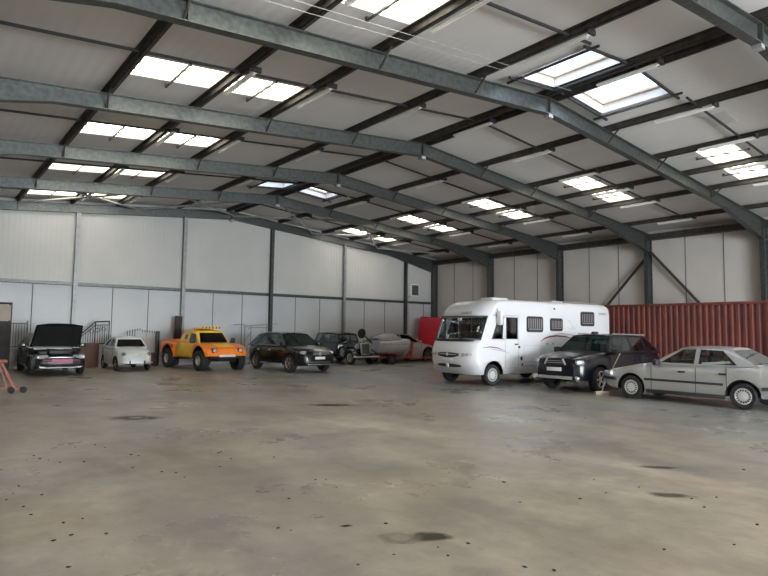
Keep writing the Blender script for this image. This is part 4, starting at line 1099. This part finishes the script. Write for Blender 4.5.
for y in (y0c, y1c): MB().bx(.05, Wc-.05, y-.02 if y > 0 else y, y if y > 0 else y+.02, .15, Hc-.1).build('end_panel', RC, ct, smooth=False)
MB().bx(.05, Wc-.05, y0c, y1c, Hc-.06, Hc-.02).build('roof_panel', RC, ct, smooth=False)
MB().bx(.05, Wc-.05, y0c, y1c, .1, .16).build('floor_panel', RC, ct, smooth=False)
for x in (.0, Wc-.1):
    MB().bx(x, x+.1, y0c, y1c, Hc-.12, Hc-.02, bev=.008).build('top_rail', RC, ct); MB().bx(x, x+.1, y0c, y1c, .04, .17, bev=.008).build('bottom_rail', RC, ct)
    for y in (y0c, y1c-.12):
        MB().bx(x, x+.12, y, y+.12, .0, Hc-.05, bev=.008).build('corner_post', RC, ct)
        MB().bx(x-.012, x+.13, y-.01, y+.17, Hc-.13, Hc, bev=.008).build('corner_casting', RC, ct)

# ------------------------------------------------------------------ things along the gable wall
IR = mat('black_wrought_iron', (.025, .025, .028), .5)
r = empty('stair_railing', (-6.5, -.42, 0)); tag(r, 'black wrought iron stair railing standing behind the brown board', 'railing')
MB().tube([(-.62, 0, 1.42), (.0, 0, 2.02), (.6, 0, 2.06)], .028).build('handrail', IR, r)
MB().tube([(-.62, 0, 1.30), (.0, 0, 1.88), (.6, 0, 1.9)], .018).build('upper_rail', IR, r)
MB().bar((-.62, 0, 1.05), (.6, 0, 1.05), .04).build('lower_rail', IR, r)
for i in range(13):
    x = -.58+i*.098; zt = lerp(1.34, 1.9, min(1, (x+.62)/.62))
    MB().bar((x, 0, 1.05), (x, 0, zt), .022).build('baluster', IR, r)
for x in (-.6, 0, .58): MB().bar((x, 0, 0), (x, 0, min(2.05, lerp(1.42, 2.04, min(1, (x+.62)/.62)))), .045).build('post', IR, r)
b = MB()
for i in range(3): b.lathe([(.08, -.008), (.1, -.008), (.1, .008), (.08, .008)], Matrix.Translation((-.15+i*.25, -.0, 1.6+.05*i)) @ Matrix.Rotation(PI/2, 4, 'X'), 16)
b.build('scroll', IR, r)
tag(MB().bx(-7.08, -6.34, -.60, -.50, 0, 1.08, bev=.01).build('wooden_board', mat('brown_board', (.11, .045, .028), .6, noise=.25, scale=4, stretch=(1, 1, .3)), ), 'upright brown board between the black hatchback and the small white car', 'board')
r = empty('picket_railing', (-4.47, -.30, 0)); tag(r, 'white iron railing with spear tops behind the small white car', 'railing')
WI = mat('white_painted_iron', (.62, .58, .57), .5); 
for i in range(12):
    x = -.62+i*.113; h = 1.55+.12*math.sin(PI*(1-i/11))*(1 if i < 6 else .4)
    sb = MB().bar((x, 0, .62), (x, 0, h), .026).build('spear_bar', WI if i > 3 else IR, r); MB().bar((x, 0, h), (x, 0, h+.11), .055, .004, n=6).build('spear_tip', IR, sb)
for z in (.66, 1.32): MB().bar((-.66, 0, z), (.66, 0, z), .035).build('rail', WI, r)
for x in (-.66, .66): MB().bar((x, 0, 0), (x, 0, 1.5), .045).build('post', WI, r)
tag(MB().bx(-5.1, -3.95, -.16, -.10, .7, 1.28, bev=.01).build('pink_panel', mat('faded_pink_panel', (.55, .45, .42), .7, noise=.15, scale=5)), 'faded pinkish panel leaning behind the white spear-topped railing', 'panel')
r = empty('storage_box', (-4.2, -.75, 0)); tag(r, 'dark maroon box on the floor between the small white car and the orange pickup', 'box')
MB().bx(-.4, .32, -.22, .22, .04, .58, bev=.02).build('box_body', mat('maroon_box', (.03, .008, .008), .5), r); MB().bx(-.42, .34, -.24, .24, .58, .63, bev=.015).build('lid', M['trim'], r)
for x in (-.33, .25): MB().bx(x-.04, x+.04, -.2, .2, 0, .05).build('foot', M['trim'], r)
tag(MB().box((-3.78, -.55, .82), (.16, .16, 1.64), bev=.02).build('black_post', M['trim']), 'slim black upright post left of the orange pickup', 'post')
tag(MB().prism([(-.2, 0), (.16, 0), (.18, 2.36), (-.16, 2.40)], lambda u, v, w: (-2.86+u+.1*v/2.4, -.42+w-.05, v), .08).build('tall_board', mat('dark_red_board', (.028, .006, .008), .55, noise=.2, scale=5)), 'tall dark red board standing upright behind the orange pickup', 'board')
r = empty('clothes_rack', (1.0, -.5, 0)); tag(r, 'thin grey metal display rack behind the black sport utility vehicle', 'rack')
GR = mat('grey_rack_metal', (.22, .22, .24), .4, .5)
MB().tube([(-.9, 0, 2.02), (-.3, 0, 2.02)], .016).build('cross_bar', GR, r)
MB().tube([(.0, 0, 1.98), (1.6, 0, 2.1)], .014).build('cross_bar', GR, r); MB().tube([(.05, 0, 1.88), (1.4, 0, 1.88)], .014).build('cross_bar', GR, r)
for x in (-.3, .05, .95): MB().tube([(x, 0, 0), (x, 0, 2.0)], .018).build('upright', GR, r)
for x in (-.3, .05, .95): MB().bar((x, -.22, .02), (x, .22, .02), .04).build('foot', GR, r)
MB().tube([(-.25, 0, 1.9), (-.12, 0, 1.98), (-.02, 0, 1.88), (-.1, 0, 1.78)], .015).build('hook', GR, r)
MB().tube([(-.3, 0, 1.2), (-.05, -.05, 1.5), (.05, 0, 1.7)], .015).build('stay', GR, r)
# left edge: booth and grey railing
r = empty('storage_cage', (-10.6, -.75, 0)); tag(r, 'dark storage cage with beige top panel at the left edge of the view', 'cage')
MB().bx(-.8, .78, -.25, -.2, .05, 1.98).build('dark_panel', mat('dark_brown_panel', (.03, .024, .022), .6, noise=.3, scale=6), r)
MB().bx(-.8, .78, -.22, -.19, 2.02, 2.62).build('beige_panel', mat('beige_sheet', (.50, .43, .36), .7, noise=.06, scale=3), r)
for x in (-.8, .8): 
    for y in (-.22, .35): MB().bar((x, y, 0), (x, y, 2.74 if y < 0 else 2.7), .045).build('post', IR, r)
b = MB().tube([(-.8, -.22, 2.72), (.8, -.22, 2.72)], .025); b.tube([(.8, -.22, 2.72), (.8, .35, 2.7), (-.8, .35, 2.7)], .02); b.build('top_frame', IR, r)
r = empty('grey_railing', (-9.44, -.4, 0)); tag(r, 'grey metal railing panel between the dark cage and the black hatchback', 'railing')
GI = mat('weathered_grey_iron', (.12, .13, .12), .5)
for z in (.92, 1.9): MB().bar((-.3, 0, z), (.3, 0, z), .04).build('rail', GI, r)
for i in range(5): MB().bar((-.2+i*.1, 0, .92), (-.2+i*.1, 0, 1.9), .022).build('baluster', GI, r)
for x in (-.3, .3): MB().bar((x, 0, 0), (x, 0, 2.02 if x > 0 else 1.95), .05).build('post', GI, r)
MB().bx(-.28, .28, -.02, .02, .3, .85).build('kick_panel', M['steel_pale'], r)

# --- broom
r = empty('push_broom', (2.93, -19.66, 0)); tag(r, 'push broom leaning with its pale wooden handle against the dark sport utility vehicle', 'broom')
MB().bar((0, 0, .1), (1.32, .16, 1.18), .03, n=10).build('handle', mat('pale_wood_handle', (.55, .42, .30), .6), r)
MB().box((-.02, -.02, .085), (.42, .08, .05), (0, 0, -.5), bev=.012).build('head', mat('broom_head_wood', (.42, .33, .24), .7), r)
b = MB()
for i in range(14): b.box((-.02+.2*math.cos(-.5)*(i/6.5-1)*.95, -.02+.2*math.sin(-.5)*(i/6.5-1)*.95, .032), (.024, .07, .064), (0, 0, -.5))
b.build('bristles', mat('tan_bristles', (.33, .27, .2), .9), r)

# --- red floor crane at the left edge
OR = mat('worn_orange_red_paint', (.30, .075, .035), .5, noise=.3, scale=12)
r = empty('engine_crane', (-11.08, -10.8, 0)); tag(r, 'worn orange red workshop crane on castors at the left edge of the floor', 'crane')
MB().bar((.36, 0, .13), (.02, 0, .86), .06, .06).build('leg_strut', OR, r)
MB().bar((.2, .05, .13), (-.02, .05, .8), .04, .04).build('brace_strut', OR, r)
MB().bar((.06, 0, .1), (-.22, 0, .75), .05, .05).build('rear_strut', M['trim'], r)
MB().box((.0, 0, .84), (.34, .12, .09), bev=.02).build('head_plate', OR, r)
MB().bar((-.3, 0, .2), (-.12, 0, 1.45), .09, .09).build('mast', OR, r)
MB().bar((-.15, 0, 1.2), (-.6, 0, 1.35), .06, .08).build('boom', OR, r)
b = MB().bar((.2, -.02, .13), (.58, -.02, .13), .07, .06); b.bar((-.5, 0, .14), (.3, 0, .14), .07, .06); b.build('base_leg', OR, r)
for x in (.28, .56): MB().lathe([(0, -.03), (.07, -.03), (.085, -.015), (.085, .015), (.07, .03), (0, .03)], Matrix.Translation((x, -.08, .085)) @ Matrix.Rotation(PI/2, 4, 'X'), 18).build('castor', M['rubber'], r)
for x in (-.45,): MB().lathe([(0, -.03), (.07, -.03), (.085, -.015), (.085, .015), (.07, .03), (0, .03)], Matrix.Translation((x, -.08, .085)) @ Matrix.Rotation(PI/2, 4, 'X'), 18).build('castor', M['rubber'], r)

# ------------------------------------------------------------------ marks on the floor
def stain(x, y, rx, ry, rot, m, label, z=.002, seed=1, cat='stain', name='floor_stain', jag=.22):
    rnd = random.Random(seed); n = 28; b = MB()
    ph = [rnd.uniform(0, 6.28) for _ in range(4)]
    P_ = []
    for i in range(n):
        a = 2*PI*i/n; q = 1 + jag*(.5*math.sin(2*a+ph[0])+.35*math.sin(3*a+ph[1])+.25*math.sin(5*a+ph[2]))
        u, v = rx*q*math.cos(a), ry*q*math.sin(a); P_.append((x+u*math.cos(rot)-v*math.sin(rot), y+u*math.sin(rot)+v*math.cos(rot)))
    b.prism(P_, lambda u, v, w: (u, v, w), z)
    o = b.build(name, m, smooth=False); tag(o, label, cat, 'stains on the concrete floor' if cat == 'stain' else None); return o
def soft(name, col, rough, cx, cy, rx, ry, rot, st_=.6):     # stain material fading out into bare concrete at its ragged rim
    m = bpy.data.materials.new(name); m.use_nodes = True; nt = m.node_tree; b = nt.nodes['Principled BSDF']; L = nt.links.new; N = nt.nodes.new
    b.inputs['Base Color'].default_value = (*col, 1); b.inputs['Roughness'].default_value = rough
    tc = N('ShaderNodeTexCoord'); mp = N('ShaderNodeMapping'); mp.vector_type = 'TEXTURE'
    mp.inputs['Location'].default_value = (cx, cy, 0); mp.inputs['Rotation'].default_value = (0, 0, rot); mp.inputs['Scale'].default_value = (rx, ry, 1)
    L(tc.outputs['Object'], mp.inputs['Vector'])
    ln = N('ShaderNodeVectorMath'); ln.operation = 'LENGTH'; L(mp.outputs[0], ln.inputs[0])
    n = N('ShaderNodeTexNoise'); n.inputs['Scale'].default_value = 5; n.inputs['Detail'].default_value = 6; L(tc.outputs['Object'], n.inputs['Vector'])
    a = N('ShaderNodeMath'); a.operation = 'MULTIPLY_ADD'; a.inputs[1].default_value = 1.0; a.inputs[2].default_value = -.5; L(n.outputs['Fac'], a.inputs[0])
    a2 = N('ShaderNodeMath'); a2.operation = 'ADD'; L(ln.outputs['Value'], a2.inputs[0]); L(a.outputs[0], a2.inputs[1])
    mr = N('ShaderNodeMapRange'); mr.inputs[1].default_value = .35; mr.inputs[2].default_value = .85; mr.inputs[3].default_value = st_; mr.inputs[4].default_value = 0; L(a2.outputs[0], mr.inputs[0])
    L(mr.outputs[0], b.inputs['Alpha']); return m
for i, (x, y, rx, ry, rot, col, ro, lab) in enumerate([
    (-9.34, -25.50, .34, .19, -.55, (.05, .04, .022), .3, 'dark oily hollow with a pale rim in the concrete at the bottom centre'),
    (-5.05, -25.35, .42, .16, -.75, (.07, .055, .04), .5, 'long dark brown oil stain on the floor at right of centre'),
    (-5.0, -17.5, .95, .42, -.6, (.10, .085, .07), .55, 'dark oval stain on the floor below the black sport utility vehicle'),
    (-9.4, -17.1, .85, .5, -.6, (.17, .145, .12), .5, 'broad brownish stain around a pale spot at the left of the floor'),
    (-9.76, -24.85, .10, .06, -.4, (.02, .025, .02), .6, 'small black blot on the floor left of the oily hollow'),
    (-6.3, -26.1, .40, .16, -.8, (.15, .12, .095), .5, 'faint brown patch on the floor at the lower right'),
    ]):
    stain(x, y, rx*.85, ry*.85, rot, soft('stain_%d' % i, col, ro, x, y, rx*.82, ry*.82, rot, .75 if i in (0, 4) else .5), lab, .0012+.0002*i, i+3, jag=.1)
stain(-9.37, -17.12, .22, .12, -.6, soft('pale_spot', (.62, .58, .52), .6, -9.37, -17.12, .26, .15, -.6), 'small pale spot inside the brownish stain at the left', .004, 5)
# a pale worn rim beside the hollow
stain(-9.58, -25.38, .2, .15, -.5, soft('pale_rim', (.40, .35, .28), .6, -9.58, -25.38, .26, .2, -.5), 'pale worn lip at the left end of the oily hollow', .0035, 9)
# crumbs and grit
dm = mat('dark_grit', (.03, .028, .022), .8)
rnd = random.Random(11)
cr_pts = []
sp = [(37,212),(26,228),(47,254),(84,230),(97,160),(68,152),(53,160),(80,158),(3,180),(165,278),(107,322),(127,286),(142,311),(212,308),(262,150),(277,152),(265,176),(330,127),(324,184),(352,186),(369,195),(421,148),(437,146),(442,144),(548,155),(631,200),(652,200),(673,215),(578,238),(556,297),(582,301),(137,375),(716,370),(440,174),(462,158),(120,165),(190,130),(150,135),(210,135),(168,164),(13,240),(62,270)]
pix = [(a/2, 380+b/2) for a, b in sp] + [(384+a/2, 380+b/2) for a, b in [(272,245),(168,328),(20,350),(128,352),(4,288),(108,335),(392,238),(746,290),(444,226),(130,185),(420,200),(240,205),(560,340),(615,238),(510,215),(665,235),(700,330),(282,375),(340,382),(640,255),(720,180)]]
for px, py in pix:
    d = fwd + r2*((px-384)/FPX) + u2*((288-py)/FPX); t = -CAM.z/d.z; cr_pts.append(CAM + d*t)
for i, p in enumerate(cr_pts):
    s_ = rnd.uniform(.010, .020)
    b = MB(); vs = bmesh.ops.create_icosphere(b.bm, subdivisions=1, radius=1)['verts']
    for v in vs: v.co *= rnd.uniform(.75, 1.2)
    bmesh.ops.scale(b.bm, vec=(s_*rnd.uniform(.9, 1.6), s_*.9, s_*.4), verts=vs); bmesh.ops.translate(b.bm, vec=(0, 0, s_*.36), verts=vs)
    o = b.build('grit_crumb', dm); o.location = (p.x, p.y, 0); o.rotation_euler[2] = rnd.uniform(0, 3)
    tag(o, 'small dark crumb of grit lying on the bare concrete floor', 'debris', 'crumbs of grit scattered over the floor')

# ------------------------------------------------------------------ light
w = bpy.data.worlds.new('sky'); bpy.context.scene.world = w; w.use_nodes = True
bg = w.node_tree.nodes['Background']; N = w.node_tree.nodes.new; L = w.node_tree.links.new
tc = N('ShaderNodeTexCoord'); n = N('ShaderNodeTexNoise'); n.inputs['Scale'].default_value = 3.5; n.inputs['Detail'].default_value = 8; L(tc.outputs['Generated'], n.inputs['Vector'])
cr = N('ShaderNodeValToRGB'); cr.color_ramp.elements[0].position = .4; cr.color_ramp.elements[1].position = .6
cr.color_ramp.elements[0].color = (.60, .72, .90, 1); cr.color_ramp.elements[1].color = (.92, .95, 1, 1); L(n.outputs['Fac'], cr.inputs['Fac']); L(cr.outputs[0], bg.inputs['Color'])
bg.inputs['Strength'].default_value = 3.2
def area(name, loc, rot, sx_, sy_, e, col):
    l = bpy.data.lights.new(name, 'AREA'); l.shape = 'RECTANGLE'; l.size = sx_; l.size_y = sy_; l.energy = e; l.color = col
    o = bpy.data.objects.new(name, l); C.objects.link(o); o.location = loc; o.rotation_euler = rot; return o
area('door_daylight', (-3, -44.8, 2.6), (PI/2, 0, 0), 13.6, 4.9, 3600, (.90, .96, 1))
sc = bpy.context.scene
sc.view_settings.view_transform = 'Standard'; sc.view_settings.look = 'None'; sc.view_settings.gamma = 1; sc.view_settings.use_curve_mapping = False
sc.view_settings.exposure = 0.8
